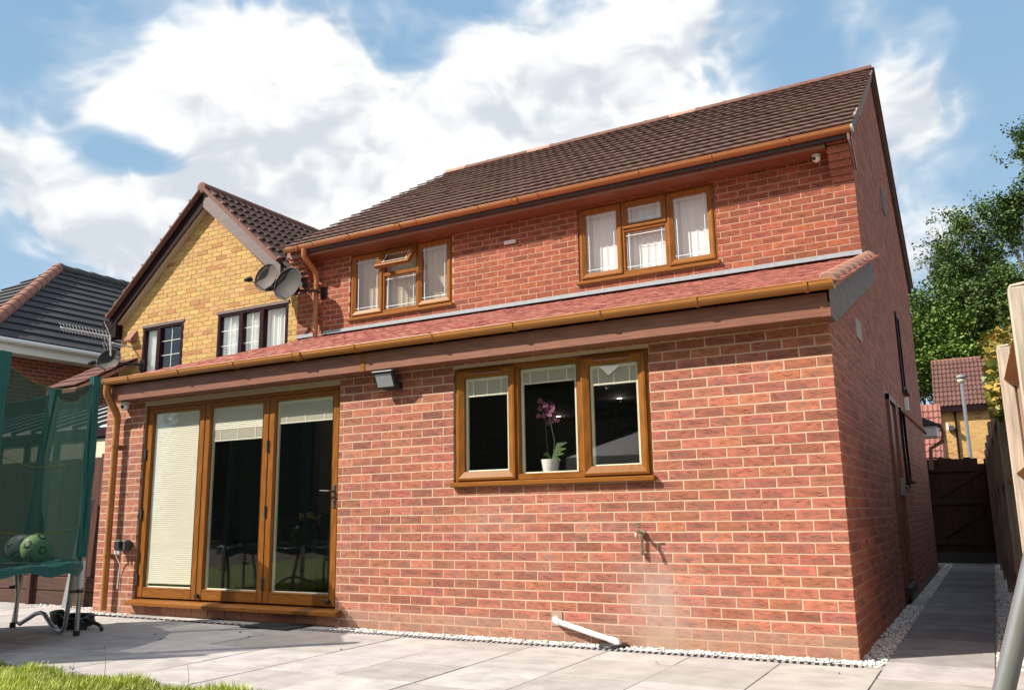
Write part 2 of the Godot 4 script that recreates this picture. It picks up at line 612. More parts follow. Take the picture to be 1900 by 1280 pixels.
func brick_faces(mb: MB, t: Transform3D, ln: float, u0: float, u1: float, v0: float, v1: float, deep := 0.03) -> void:
	var h := 0.0652
	var k := 0.0018
	var z := 0.0
	var F := [Vector3(k, k, z), Vector3(ln - k, k, z), Vector3(ln - k, h - k, z), Vector3(k, h - k, z)]
	var E := [Vector3(0, 0, z - k), Vector3(ln, 0, z - k), Vector3(ln, h, z - k), Vector3(0, h, z - k)]
	var B := [Vector3(0, 0, -deep), Vector3(ln, 0, -deep), Vector3(ln, h, -deep), Vector3(0, h, -deep)]
	var U := [Vector2(u0, v1), Vector2(u1, v1), Vector2(u1, v0), Vector2(u0, v0)]
	var N := [Vector3(0, -1, 0), Vector3(1, 0, 0), Vector3(0, 1, 0), Vector3(-1, 0, 0)]
	mb.quad(t * F[0], t * F[1], t * F[2], t * F[3], t.basis.z, U[0], U[1], U[2], U[3])
	for i in 4:
		var j := (i + 1) % 4
		var o: Vector3 = t.basis * N[i]
		mb.quad(t * E[i], t * E[j], t * F[j], t * F[i], o + t.basis.z, U[i], U[j], U[j], U[i])
		mb.quad(t * B[i], t * B[j], t * E[j], t * E[i], o, U[i], U[j], U[j], U[i])


# lays bricks on a wall whose lower left corner is o, along u; corner_at is where the quoin stands
# openings: [u0, u1, y0, y1]; top: Callable(u) -> highest y
func lay_bricks(list: Array, owner_node: Node, o: Vector3, u: Vector3, width: float, y_from: float, y_to: float, phase: float, quoin_right: bool, odd_full: bool, openings: Array, top: Callable, tints: Callable, seed_: int, proud := 0.0024) -> void:
	var r := RandomNumberGenerator.new()
	r.seed = seed_
	var nrm := u.cross(Vector3.UP)
	var i0 := int(floor((y_from - phase) / 0.075))
	var i1 := int(ceil((y_to - phase) / 0.075))
	for i in range(i0, i1):
		var y := phase + i * 0.075 + 0.0048
		if y < y_from - 0.03 or y + 0.05 > y_to:
			continue
		var full := (posmod(i, 2) == 1) == odd_full
		var s := 0.0
		var first := true
		while s < width - 0.02:
			var ln := 0.215
			if first and not full:
				ln = 0.1025
			first = false
			var e := minf(s + ln, width)
			var a := width - e if quoin_right else s
			var b := width - s if quoin_right else e
			s += ln + 0.0098 # joint
			var segs := [[a, b]]
			for op in openings:
				if y + 0.045 < op[2] or y + 0.02 > op[3]:
					continue
				var nx := []
				for sg in segs:
					if sg[1] <= op[0] or sg[0] >= op[1]:
						nx.append(sg)
					else:
						if sg[0] < op[0] - 0.02:
							nx.append([sg[0], op[0]])
						if sg[1] > op[1] + 0.02:
							nx.append([op[1], sg[1]])
				segs = nx
			for sg in segs:
				if y + 0.06 > top.call((sg[0] + sg[1]) * 0.5):
					continue
				var l: float = sg[1] - sg[0]
				if l < 0.02:
					continue
				var jit := Vector3(r.randf_range(-0.0012, 0.0012), r.randf_range(-0.0012, 0.0012), 0)
				var p: Vector3 = o + u * (sg[0] + jit.x) + Vector3.UP * (y + jit.y) + nrm * (proud + r.randf_range(-0.0008, 0.0008))
				var tw := Basis(nrm, r.randf_range(-0.004, 0.004)) * Basis(u, r.randf_range(-0.008, 0.008))
				list.append({"t": Transform3D(tw * Basis(u, Vector3.UP, nrm), p), "l": l, "own": owner_node, "c": tints.call(sg[0] + l * 0.5, y, r), "d": (p - CAM).length() / maxf(0.03, absf(nrm.dot((CAM - p).normalized())))})


func raise_bricks(list: Array, most: int, m: Material, seed_: int) -> void:
	var r := RandomNumberGenerator.new()
	r.seed = seed_
	list.sort_custom(func(a, b): return a.d < b.d)
	var pool := {}
	var rest := {}
	for i in list.size():
		var b: Dictionary = list[i]
		if i < most:
			var kind := "s" if b.l < 0.15 else "l"
			var c: Color = b.c
			var key := "%s%d_%d_%d_%d" % [kind, r.randi_range(0, 11), int(c.r * 20), int(c.g * 20), int(c.b * 20)]
			if not pool.has(key):
				var mb := brick_mesh(r, 0.1025 if kind == "s" else 0.215, c)
				pool[key] = mb.mesh()
			var t: Transform3D = b.t
			t.basis = t.basis * Basis.from_scale(Vector3(b.l / (0.1025 if kind == "s" else 0.215), 1, 1))
			inst("brick", pool[key], m, b.own, t)
		else:
			if not rest.has(b.own):
				rest[b.own] = MB.new()
			var mb: MB = rest[b.own]
			mb.col = b.c
			var f: float = b.l / 0.215
			var u0: float = (r.randi_range(0, 7) + 0.03 + (0.94 - 0.94 * f) * r.randf()) / 8.0
			var row := r.randi_range(0, 15)
			brick_faces(mb, b.t, b.l, u0, u0 + 0.94 * f / 8.0, (row + 0.04) / 16.0, (row + 0.96) / 16.0, 0.02)
	for own in rest:
		stuff(part("bricks", rest[own], m, own))


# a wall slab in the plane z = front with rectangular openings
func slab_wall(mb: MB, x0: float, x1: float, y0: float, y1: float, z0: float, z1: float, openings: Array) -> void:
	var ys := [y0, y1]
	for o in openings:
		ys.append(o[2]); ys.append(o[3])
	ys.sort()
	for i in ys.size() - 1:
		var a: float = ys[i]
		var b: float = ys[i + 1]
		if b - a < 0.001:
			continue
		var cuts := []
		for o in openings:
			if o[2] < (a + b) * 0.5 and o[3] > (a + b) * 0.5:
				cuts.append([o[0], o[1]])
		cuts.sort_custom(func(p, q): return p[0] < q[0])
		var x := x0
		for q in cuts:
			if q[0] > x:
				mb.bx(x, q[0], a, b, z0, z1)
			x = q[1]
		if x < x1:
			mb.bx(x, x1, a, b, z0, z1)


# ---------------------------------------------------------------- windows
func add_pane(p: Node, x0: float, x1: float, y0: float, y1: float, z: float, m: Material) -> void:
	var mb := MB.new()
	mb.bx(x0 - 0.004, x1 + 0.004, y0 - 0.004, y1 + 0.004, z - 0.003, z + 0.003)
	part("pane", mb, m, p)


func lead_strip(p: Node, x0: float, x1: float, y0: float, y1: float, z: float, inset: float, w: float) -> void:
	var mb := MB.new()
	for s in [[x0 + inset, x0 + inset + w, y0, y1], [x1 - inset - w, x1 - inset, y0, y1]]:
		mb.bx(s[0], s[1], s[2], s[3], z + 0.0035, z + 0.0055)
	for s in [[x0, x1, y0 + inset, y0 + inset + w], [x0, x1, y1 - inset - w, y1 - inset]]:
		mb.bx(s[0], s[1], s[2], s[3], z + 0.0057, z + 0.0077)
	part("lead_strip", mb, M.lead, p)


func vertical_blind(p: Node, x0: float, x1: float, y0: float, y1: float, z: float, m: Material, pitch: float, turn: float, sd: int) -> void:
	var r := RandomNumberGenerator.new()
	r.seed = sd
	var x := x0
	while x < x1:
		var mb := MB.new()
		var a := turn + r.randf_range(-0.09, 0.09)
		var b := Basis(Vector3.UP, a)
		for k in 4:
			var f0 := (k - 2) / 4.0
			var f1 := (k - 1) / 4.0
			var w := pitch * 1.12
			var q := []
			for f in [f0, f1]:
				var l := b * Vector3(f * w, 0, -0.010 * (1.0 - 4.0 * f * f))
				q.append(Vector3(x, 0, z) + l)
			mb.quad(q[0] + Vector3.UP * y0, q[1] + Vector3.UP * y0, q[1] + Vector3.UP * y1, q[0] + Vector3.UP * y1, b * Vector3(0, 0, 1))
		part("blind_slat", mb, m, p)
		x += pitch


# a bedroom window of three lights, the middle one with a small top-hung vent above
func bedroom_window(house: Node, x0: float, x1: float, mirror: float, open_vent: float, blind: Material, sd: int) -> void:
	var w := group_part("window", house)
	var y0 := 3.735
	var y1 := 4.675
	var z := -3.0
	var a := x0 + 0.575
	var b := x1 - 0.575
	var vy := 4.30
	var fr := MB.new()
	for q in [[x0, x0 + 0.05, y0, y1, 0.0], [x1 - 0.05, x1, y0, y1, 0.0], [a - 0.027, a + 0.027, y0 + 0.05, y1 - 0.05, 0.001], [b - 0.027, b + 0.027, y0 + 0.05, y1 - 0.05, 0.001]]:
		fr.bx(q[0], q[1], q[2], q[3], z - 0.075 + q[4], z - 0.012 - q[4], 0.004)
		part("frame" if q[4] == 0.0 else "mullion", fr, M.oak_up, w)
		fr = MB.new()
	var fh := MB.new()
	fh.bx(x0 + 0.05, x1 - 0.05, y0, y0 + 0.05, z - 0.075, z - 0.012, 0.004)
	part("frame", fh, M.oak_up_h, w)
	fh = MB.new()
	fh.bx(x0 + 0.05, x1 - 0.05, y1 - 0.05, y1, z - 0.075, z - 0.012, 0.004)
	part("frame", fh, M.oak_up_h, w)
	fh = MB.new()
	fh.bx(a + 0.027, b - 0.027, vy - 0.026, vy + 0.026, z - 0.073, z - 0.014, 0.004)
	part("transom", fh, M.oak_up_h, w)
	var sill := MB.new()
	sill.bx(x0 - 0.03, x1 + 0.03, y0 - 0.045, y0 - 0.002, z - 0.06, z + 0.045, 0.008)
	part("sill", sill, M.oak_up_h, w)
	for s in [[x0 + 0.028, a - 0.008], [b + 0.008, x1 - 0.028]]:
		var sm := MB.new()
		sm.ring([s[0], y0 + 0.028, s[1], y1 - 0.028], [s[0] + 0.066, y0 + 0.096, s[1] - 0.066, y1 - 0.096], z - 0.05, z + 0.004, z - 0.016)
		part("sash", sm, M.oak_up, w)
		add_pane(w, s[0] + 0.066, s[1] - 0.066, y0 + 0.096, y1 - 0.096, z - 0.028, M.glass)
		lead_strip(w, s[0] + 0.066, s[1] - 0.066, y0 + 0.096, y1 - 0.096, z - 0.028, 0.035, 0.006)
	var fx := MB.new()
	fx.ring([a + 0.02, y0 + 0.045, b - 0.02, vy - 0.02], [a + 0.04, y0 + 0.062, b - 0.04, vy - 0.038], z - 0.05, z - 0.012, z - 0.03)
	part("bead", fx, M.oak_up, w)
	add_pane(w, a + 0.04, b - 0.04, y0 + 0.062, vy - 0.038, z - 0.036, M.glass)
	lead_strip(w, a + 0.04, b - 0.04, y0 + 0.062, vy - 0.038, z - 0.036, 0.035, 0.006)
	# the vent hangs from its top edge
	var v := group_part("vent_sash", house)
	var vm := MB.new()
	var vw := b - a - 0.016
	var vh := y1 - 0.028 - vy - 0.008
	vm.ring([-vw / 2, -vh, vw / 2, 0], [-vw / 2 + 0.062, -vh + 0.066, vw / 2 - 0.062, -0.066], -0.055, 0.004, -0.016)
	part("sash", vm, M.oak_up_h, v)
	add_pane(v, -vw / 2 + 0.062, vw / 2 - 0.062, -vh + 0.066, -0.066, -0.028, M.glass)
	lead_strip(v, -vw / 2 + 0.062, vw / 2 - 0.062, -vh + 0.066, -0.066, -0.028, 0.028, 0.006)
	v.position = Vector3((a + b) / 2, y1 - 0.028, z + (0.006 if open_vent > 0 else 0.0))
	v.rotation.x = -open_vent
	if open_vent > 0:
		var st := MB.new()
		for s in [-1.0, 1.0]:
			st.bar(Vector3((a + b) / 2 + s * vw * 0.46, y1 - 0.12, z - 0.02), Vector3((a + b) / 2 + s * vw * 0.46, y1 - 0.2, z + 0.12), 0.012, 0.006)
		part("stay", st, M.steel, w)
	vertical_blind(w, x0 + 0.02, x1 + 0.02, y0 - 0.03, 4.755, z - 0.13, blind, 0.087, mirror, sd)


# ---------------------------------------------------------------- roof tiles
func roman_tile(w: float, ln: float, rise: float, rolls: int, thick: float, col: Color, tilt: float) -> MB:
	var mb := MB.new()
	mb.col = col
	var n := rolls * 6
	var pts := []
	for i in n + 1:
		var f := float(i) / n * rolls
		var g := f - floorf(f)
		var h := rise * pow(maxf(0.0, sin(PI * clampf(g / 0.62, 0, 1))), 0.8) if g < 0.62 else 0.0
		pts.append(Vector2(w * i / n, h))
	for i in n:
		var p: Vector2 = pts[i]
		var q: Vector2 = pts[i + 1]
		var a := Vector3(p.x, 0, tilt + thick + p.y)
		var b := Vector3(q.x, 0, tilt + thick + q.y)
		var c2 := Vector3(q.x, ln, thick * 0.3 + q.y)
		var d := Vector3(p.x, ln, thick * 0.3 + p.y)
		mb.quad(a, b, c2, d, Vector3(0, 0, 1))
		mb.quad(a, b, Vector3(q.x, 0, tilt + q.y * 0.8), Vector3(p.x, 0, tilt + p.y * 0.8), Vector3(0, -1, 0))
		mb.quad(Vector3(p.x, 0, tilt + p.y * 0.8), Vector3(q.x, 0, tilt + q.y * 0.8), Vector3(q.x, ln, q.y * 0.8), Vector3(p.x, ln, p.y * 0.8), Vector3(0, 0, -1))
	for s in [0, n]:
		var p: Vector2 = pts[s]
		mb.quad(Vector3(p.x, 0, tilt + p.y), Vector3(p.x, 0, tilt + thick + p.y), Vector3(p.x, ln, thick * 0.3 + p.y), Vector3(p.x, ln, p.y), Vector3(-1 if s == 0 else 1, 0, 0))
	return mb


func plain_tile(w: float, ln: float, thick: float, col: Color, tilt: float, r: RandomNumberGenerator) -> MB:
	var mb := MB.new()
	mb.col = col
	var e := []
	for k in 4:
		e.append(Vector3(w * k / 3.0, r.randf_range(-0.007, 0.007), tilt + thick + r.randf_range(-0.003, 0.004)))
	for k in 3:
		var a: Vector3 = e[k]
		var b: Vector3 = e[k + 1]
		mb.quad(a, b, Vector3(b.x, ln, thick), Vector3(a.x, ln, thick), Vector3(0, 0, 1))
		mb.quad(a, b, b - Vector3(0, 0, thick), a - Vector3(0, 0, thick), Vector3(0, -1, 0))
	for k in [0, 3]:
		var a: Vector3 = e[k]
		mb.quad(a, a - Vector3(0, 0, thick), Vector3(a.x, ln, 0), Vector3(a.x, ln, thick), Vector3(-1 if k == 0 else 1, 0, 0))
	return mb


# spots: [Transform3D, variant]; the nearest become tiles of their own
func lay_tiles(spots: Array, variants: Array, most: int, m: Material, owner_node: Node) -> void:
	spots.sort_custom(func(a, b): return (a[0].origin - CAM).length() < (b[0].origin - CAM).length())
	var shapes := []
	for v in variants:
		shapes.append(v.mesh())
	var rest := MB.new()
	for i in spots.size():
		var t: Transform3D = spots[i][0]
		if i < most:
			inst("roof_tile", shapes[spots[i][1]], m, owner_node, t)
		else:
			var src: MB = variants[spots[i][1]]
			for k in src.v.size():
				rest.v.append(t * src.v[k])
				rest.n.append((t.basis * src.n[k]).normalized())
				rest.t.append(src.t[k])
				rest.c.append(src.c[k])
	if rest.v.size() > 0:
		stuff(part("roof_tiles", rest, m, owner_node))


func half_round(rad: float, wall: float, squarish := 0.0) -> PackedVector2Array:
	var p := PackedVector2Array()
	for i in 11:
		var a := PI + PI * i / 10.0
		var k := pow(absf(sin(a)), 1.0 - squarish) * signf(sin(a))
		p.append(Vector2(cos(a) * rad, k * rad))
	for i in 11:
		var a := TAU - PI * i / 10.0
		var k := pow(absf(sin(a)), 1.0 - squarish) * signf(sin(a))
		p.append(Vector2(cos(a) * (rad - wall), k * (rad - wall)))
	return p


func gutter_run(mb: MB, x0: float, x1: float, y: float, z: float, rad: float, sq: float) -> void:
	var p := half_round(rad, 0.006, sq)
	mb.sweep(p, Vector3(x0, y, z), Vector3(0, 0, 1), Vector3.UP, Vector3(x1 - x0, 0, 0))
	for s in [1.0, -1.0]:
		mb.tube([Vector3(x0, y, z + s * (rad - 0.003)), Vector3(x1, y, z + s * (rad - 0.003))], 0.0065, 6)


# ---------------------------------------------------------------- the red house
func red_tint(r: RandomNumberGenerator, cool: float) -> Color:
	var k := r.randf_range(0.43, 0.54)
	if r.randf() < 0.14:
		k *= 0.82
	return Color(k, k * (1.0 + r.randf_range(-0.04, 0.08) + cool), k * (1.0 + r.randf_range(-0.03, 0.10) + cool * 1.3))


func front_tint(u: float, y: float, r: RandomNumberGenerator) -> Color:
	var c := red_tint(r, 0.12 if u < 3.6 else 0.02)
	var x := u - 7.86
	var wash := 0.05 * r.randf()
	if y < 0.14:
		wash = 0.42 + r.randf_range(-0.12, 0.12)
	elif y < 0.22:
		wash = 0.16
	var below := exp(-pow((x + 1.32) / 0.22, 2.0)) * smoothstep(0.80, 0.60, y)
	wash = maxf(wash, below * r.randf_range(0.25, 0.60))
	var haze := exp(-pow((x + 2.6) / 0.5, 2.0) - pow((y - 0.95) / 0.22, 2.0))
	wash = maxf(wash, haze * r.randf_range(0.0, 0.34))
	return c.lerp(Color(0.60, 0.96, 1.0), clampf(wash, 0, 0.7))


func upper_tint(_u: float, _y: float, r: RandomNumberGenerator) -> Color:
	var k := r.randf_range(0.40, 0.53)
	k *= 0.86
	return Color(k, k * r.randf_range(0.80, 0.90), k * r.randf_range(0.66, 0.80))


func side_tint(_u: float, _y: float, r: RandomNumberGenerator) -> Color:
	return red_tint(r, 0.02)


func no_top(_u: float) -> float:
	return 99.0


func ext_side_top(u: float) -> float:
	return 2.34 + 0.30 * u


func gable_top(u: float) -> float:
	var z := -3.0 - u
	return 7.12 - 0.655 * absf(z + 6.4)


func build_house() -> void:
	var h := thing("brick_house", "red brick house with brown tiled roof, oak-brown windows and a single-storey rear extension", "house")
	var list := []
	# walls of the extension
	var ops := [[-7.215, -4.425, 0.10, 2.205], [-3.145, -1.345, 1.225, 2.225]]
	var mb := MB.new()
	slab_wall(mb, -7.86, 0.0, -0.06, 2.40, -0.10, 0.0, ops)
	var wf := part("extension_wall", mb, M.mortar, h)
	var uo := []
	for o in ops:
		uo.append([o[0] + 7.86, o[1] + 7.86, o[2], o[3]])
	lay_bricks(list, wf, Vector3(-7.86, 0, 0), Vector3.RIGHT, 7.86, 0.0, 2.33, 0.0, true, true, uo, no_top, front_tint, 101)
	mb = MB.new()
	mb.quad(Vector3(-4.4, 0.0, 0.0052), Vector3(0.0, 0.0, 0.0052), Vector3(0.0, 1.15, 0.0052), Vector3(-4.4, 1.15, 0.0052), Vector3(0, 0, 1), Vector2(0, 1), Vector2(1, 1), Vector2(1, 0), Vector2(0, 0))
	part("lime_stain", mb, M.lime, h)
	mb = MB.new()
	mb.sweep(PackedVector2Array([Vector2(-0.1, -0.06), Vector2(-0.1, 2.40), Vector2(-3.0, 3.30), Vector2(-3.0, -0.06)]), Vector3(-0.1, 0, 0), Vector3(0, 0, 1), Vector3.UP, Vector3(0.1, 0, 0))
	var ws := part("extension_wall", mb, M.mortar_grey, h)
	lay_bricks(list, ws, Vector3(0, 0, 0), Vector3(0, 0, -1), 3.0, 0.0, 3.3, 0.0, false, false, [], ext_side_top, side_tint, 102)
	mb = MB.new()
	mb.bx(-7.86, -7.76, -0.06, 2.40, -3.0, -0.1)
	part("extension_wall", mb, M.mortar_grey, h)
	# upper walls
	var upo := [[-6.87, -5.115, 3.69, 4.68], [-3.262, -1.535, 3.69, 4.685]]
	mb = MB.new()
	slab_wall(mb, -7.87, -0.14, 2.4, 4.76, -3.1, -3.0, upo)
	var wu := part("upper_wall", mb, M.mortar_upper, h)
	uo = []
	for o in upo:
		uo.append([o[0] + 7.87, o[1] + 7.87, o[2], o[3]])
	lay_bricks(list, wu, Vector3(-7.87, 0, -3.0), Vector3.RIGHT, 7.83, 3.40, 4.74, 0.0104, true, false, uo, no_top, upper_tint, 103)
	var gp := PackedVector2Array([Vector2(-3.0, -0.06), Vector2(-3.0, 4.80), Vector2(-6.4, 7.16), Vector2(-9.9, 4.80), Vector2(-9.9, -0.06)])
	mb = MB.new()
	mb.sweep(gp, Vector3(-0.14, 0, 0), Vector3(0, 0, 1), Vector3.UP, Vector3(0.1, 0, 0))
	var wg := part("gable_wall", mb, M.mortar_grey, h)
	lay_bricks(list, wg, Vector3(-0.04, 0, -3.0), Vector3(0, 0, -1), 6.9, 0.0, 7.2, 0.0104, false, true, [[0.86, 1.66, 0.15, 2.22], [2.40, 2.95, 1.28, 2.22], [3.3, 3.75, 2.52, 3.62]], gable_top, side_tint, 104, 0.0024)
	raise_bricks(list, 300, M.red, 105)
	mb = MB.new()
	mb.sweep(gp, Vector3(-7.45, 0, 0), Vector3(0, 0, 1), Vector3.UP, Vector3(0.1, 0, 0))
	part("gable_wall", mb, M.mortar_grey, h)
	mb = MB.new()
	mb.bx(-7.35, -0.14, -0.06, 4.8, -9.9, -9.8)
	part("rear_wall", mb, M.mortar_grey, h)
	# rooms
	mb = MB.new()
	mb.bx(-7.76, -0.1, 0.0, 2.36, -5.9, -5.8)
	mb.bx(-7.75, -7.70, 0.0, 2.36, -5.8, -0.1)
	mb.bx(-0.18, -0.141, 0.0, 2.36, -5.8, -0.1)
	mb.bx(-3.9, -3.85, 0.10, 2.36, -3.4, -1.2)
	part("interior_wall", mb, M.room, h)
	mb = MB.new()
	mb.bx(-7.75, -0.1, 0.0, 0.09, -5.8, -0.1)
	part("interior_floor", mb, M.room_floor, h)
	mb = MB.new()
	mb.bx(-7.75, -0.1, 2.36, 2.38, -5.9, -0.1)
	part("interior_ceiling", mb, M.room, h)
	for p in [Vector3(-5.15, 2.356, -3.86), Vector3(-2.70, 2.356, -2.4), Vector3(-3.05, 2.356, -3.63), Vector3(-4.57, 2.356, -5.0)]:
		mb = MB.new()
		mb.lathe([Vector2(0.0, 0), Vector2(0.028, 0), Vector2(0.03, 0.004)], p, Basis.IDENTITY, 12)
		part("downlight", mb, M.lit, h)
		var ol := OmniLight3D.new()
		ol.light_energy = 0.03
		ol.light_size = 0.03
		ol.omni_range = 8.0
		ol.omni_attenuation = 2.0
		ol.shadow_enabled = true
		ol.light_color = Color(1, 0.95, 0.85)
		put(ol, "downlight_glow", h)
		ol.position = p - Vector3(0, 0.05, 0)
	mb = MB.new()
	mb.bx(-7.76, -0.15, 2.5, 4.76, -5.6, -5.5)
	mb.bx(-7.76, -7.70, 2.5, 4.76, -5.5, -3.1)
	mb.bx(-4.2, -4.1, 2.5, 4.76, -5.5, -3.1)
	part("interior_wall", mb, M.room_pale, h)
	mb = MB.new()
	mb.bx(-7.76, -0.15, 2.48, 2.50, -5.6, -3.1)
	part("interior_floor", mb, M.room_floor, h)
	mb = MB.new()
	mb.bx(-7.76, -0.15, 4.76, 4.78, -5.6, -3.1)
	part("interior_ceiling", mb, M.room_pale, h)
	build_roofs(h)
	bedroom_window(h, -6.865, -5.12, 0.30, 0.62, M.blind_beige, 61)
	bedroom_window(h, -3.257, -1.54, 0.10, 0.0, M.blind_white, 62)
	kitchen_window(h)
	bifold(h)
	side_openings(h)


func build_roofs(h: Node3D) -> void:
	var r := RandomNumberGenerator.new()
	r.seed = 201
	# extension roof
	var er := group_part("extension_roof", h)
	var sl := Vector3(0, 0.305, -0.9524).normalized()
	var nm := Vector3(0, 0.9524, 0.305).normalized()
	var tb := Basis(Vector3.RIGHT, sl, nm)
	var eave := Vector3(0, 2.478, 0.255)
	var mb := MB.new()
	mb.sweep(PackedVector2Array([Vector2(0.19, 2.43), Vector2(0.19, 2.46), Vector2(-3.0, 3.49), Vector2(-3.0, 3.40), Vector2(0.0, 2.40)]), Vector3(-7.6, 0, 0), Vector3(0, 0, 1), Vector3.UP, Vector3(7.63, 0, 0))
	part("roof_deck", mb, M.charcoal, er)
	var vars := []
	for i in 14:
		var k := r.randf_range(0.75, 1.1)
		vars.append(plain_tile(0.163, 0.2, 0.008, Color(0.60 * k, 0.240 * k * r.randf_range(0.92, 1.1), 0.180 * k * r.randf_range(0.9, 1.2)) if r.randf() > 0.10 else Color(0.38, 0.13, 0.105), 0.009 if i < 13 else 0.018, r))
	var spots := []
	for row in 34:
		var x := -7.62 + (0.0825 if row % 2 == 1 else 0.0)
		while x < 0.0:
			var t := Transform3D(tb * Basis(Vector3(0, 1, 0), r.randf_range(-0.008, 0.008)) * Basis(Vector3(1, 0, 0), r.randf_range(-0.012, 0.012)), eave + Vector3(x, 0, 0) + sl * (row * 0.1 + r.randf_range(-0.004, 0.004)))
			spots.append([t, r.randi_range(0, 13)])
			x += 0.1652
	lay_tiles(spots, vars, 300, M.tile, er)
	# rounded verge tiles stepping up the right edge
	for k in 9:
		var vt := MB.new()
		var s0 := 0.02 + k * 0.375
		var a := eave + Vector3(0.045, 0.0, 0) + sl * s0 + nm * 0.012
		var b := eave + Vector3(0.045, 0.0, 0) + sl * (s0 + 0.385) - nm * 0.006
		vt.tube([a, a + sl * 0.03, b], [0.058, 0.062, 0.050], 14)
		part("verge_tile", vt, M.terracotta_pink, er)
	# lead where the roof meets the house
	mb = MB.new()
	mb.bx(-7.34, -0.035, 3.552, 3.602, -2.994, -2.978)
	mb.bx(-7.86, -7.50, 3.552, 3.602, -2.994, -2.978)
	part("flashing", mb, M.flash, er)
	mb = MB.new()
	mb.sweep(PackedVector2Array([Vector2(-2.978, 3.556), Vector2(-2.978, 3.566), Vector2(-2.86, 3.532), Vector2(-2.86, 3.524)]), Vector3(-7.34, 0, 0), Vector3(0, 0, 1), Vector3.UP, Vector3(7.31, 0, 0))
	part("flashing", mb, M.flash, er)
	# eaves boards of the extension
	mb = MB.new()
	mb.bx(-7.60, 0.045, 2.262, 2.46, 0.165, 0.19, 0.004)
	part("fascia", mb, M.fascia, h)
	mb = MB.new()
	mb.bx(-7.60, 0.028, 2.266, 2.274, 0.0, 0.165)
	part("soffit", mb, M.fascia, h)
	mb = MB.new()
	mb.bx(-0.02, 0.047, 2.258, 2.335, 0.191, 0.198, 0.002)
	part("joint_cover", mb, M.fascia, h)
	mb = MB.new()
	mb.bx(-4.03, -3.98, 2.260, 2.42, 0.191, 0.196, 0.002)
	part("joint_cover", mb, M.oak_h, h)
	mb = MB.new()
	mb.sweep(PackedVector2Array([Vector2(0.19, 2.262), Vector2(0.19, 2.46), Vector2(-3.0, 3.47), Vector2(-3.0, 3.24), Vector2(-0.02, 2.262)]), Vector3(0.029, 0, 0), Vector3(0, 0, 1), Vector3.UP, Vector3(0.018, 0, 0))
	part("bargeboard", mb, M.barge, h)
	mb = MB.new()
	mb.sweep(PackedVector2Array([Vector2(-0.02, 2.262), Vector2(0.0, 2.268), Vector2(-3.0, 3.252), Vector2(-3.0, 3.242)]), Vector3(0.0, 0, 0), Vector3(0, 0, 1), Vector3.UP, Vector3(0.029, 0, 0))
	part("bargeboard", mb, M.barge, h)
	var g := group_part("gutter", h)
	mb = MB.new()
	gutter_run(mb, -7.58, 0.075, 2.494, 0.247, 0.058, 0.35)
	part("channel", mb, M.gutter, g)
	for x in [-7.15, -6.365, -5.563, -4.03, -3.18, -2.39, -1.62, -0.86, -0.09]:
		gutter_clip(g, x, 2.494, 0.247, 0.058, 0.35, M.gutter, 0.026)
	gutter_clip(g, -4.72, 2.494, 0.247, 0.058, 0.35, M.gutter, 0.11)
	for x in [-7.575, 0.07]:
		mb = MB.new()
		var hp := half_round(0.063, 0.06, 0.35)
		mb.sweep(hp, Vector3(x - 0.01, 2.496, 0.247), Vector3(0, 0, 1), Vector3.UP, Vector3(0.03, 0, 0))
		part("stop_end", mb, M.gutter, g)
	var dp := group_part("downpipe", h)
	mb = MB.new()
	mb.tube([Vector3(-7.55, 2.45, 0.245), Vector3(-7.55, 2.36, 0.245), Vector3(-7.552, 2.32, 0.23), Vector3(-7.572, 2.15, 0.10), Vector3(-7.575, 2.10, 0.078), Vector3(-7.575, 2.02, 0.075)], 0.040, 12)
	part("swan_neck", mb, M.gutter, dp)
	mb = MB.new()
	mb.tube([Vector3(-7.575, 2.06, 0.075), Vector3(-7.575, 0.03, 0.075)], 0.035, 14)
	part("pipe", mb, M.gutter, dp)
	for y in [1.78, 0.60]:
		mb = MB.new()
		mb.tube([Vector3(-7.575, y - 0.012, 0.075), Vector3(-7.575, y + 0.012, 0.075)], 0.041, 14)
		mb.bx(-7.635, -7.515, y - 0.012, y + 0.012, 0.0, 0.03)
		part("pipe_clip", mb, M.gutter, dp)
	# main roof
	var mr := group_part("main_roof", h)
	var slope := Vector3(0, 2.45, -3.78).normalized()
	var norm := Vector3(0, 3.78, 2.45).normalized()
	var b2 := Basis(Vector3.RIGHT, slope, norm)
	var e0 := Vector3(0, 4.87, -2.615) - norm * 0.042
	vars = []
	for i in 16:
		var k := r.randf_range(0.78, 1.12)
		var c := Color(0.165 * k, 0.082 * k, 0.064 * k)
		if r.randf() < 0.22:
			c = Color(0.155 * k, 0.092 * k, 0.060 * k)
		vars.append(roman_tile(0.299, 0.335, 0.004, 2, 0.018, c, 0.020))
	spots = []
	for row in 17:
		var s := row * 0.271
		var x := -7.89 + 0.43 * s / 4.5 + (0.02 if row % 2 == 0 else 0.0)
		while x < -0.02:
			var w := minf(0.30, 0.03 - x)
			var t := Transform3D(b2 * Basis(Vector3(0, 1, 0), r.randf_range(-0.006, 0.006)) * Basis.from_scale(Vector3(w / 0.30, 1, 1)), e0 + Vector3(x, 0, 0) + slope * (s + r.randf_range(-0.003, 0.003)) + norm * r.randf_range(0, 0.004))
			spots.append([t, r.randi_range(0, 15)])
			x += 0.30
	lay_tiles(spots, vars, 300, M.tile, mr)
	mb = MB.new()
	mb.sweep(PackedVector2Array([Vector2(-2.70, 4.74), Vector2(-2.70, 4.868), Vector2(-6.4, 7.262), Vector2(-10.15, 4.80), Vector2(-10.15, 4.72), Vector2(-6.4, 7.16)]), Vector3(-7.44, 0, 0), Vector3(0, 0, 1), Vector3.UP, Vector3(7.44, 0, 0))
	part("roof_deck", mb, M.charcoal, mr)
	mb = MB.new()
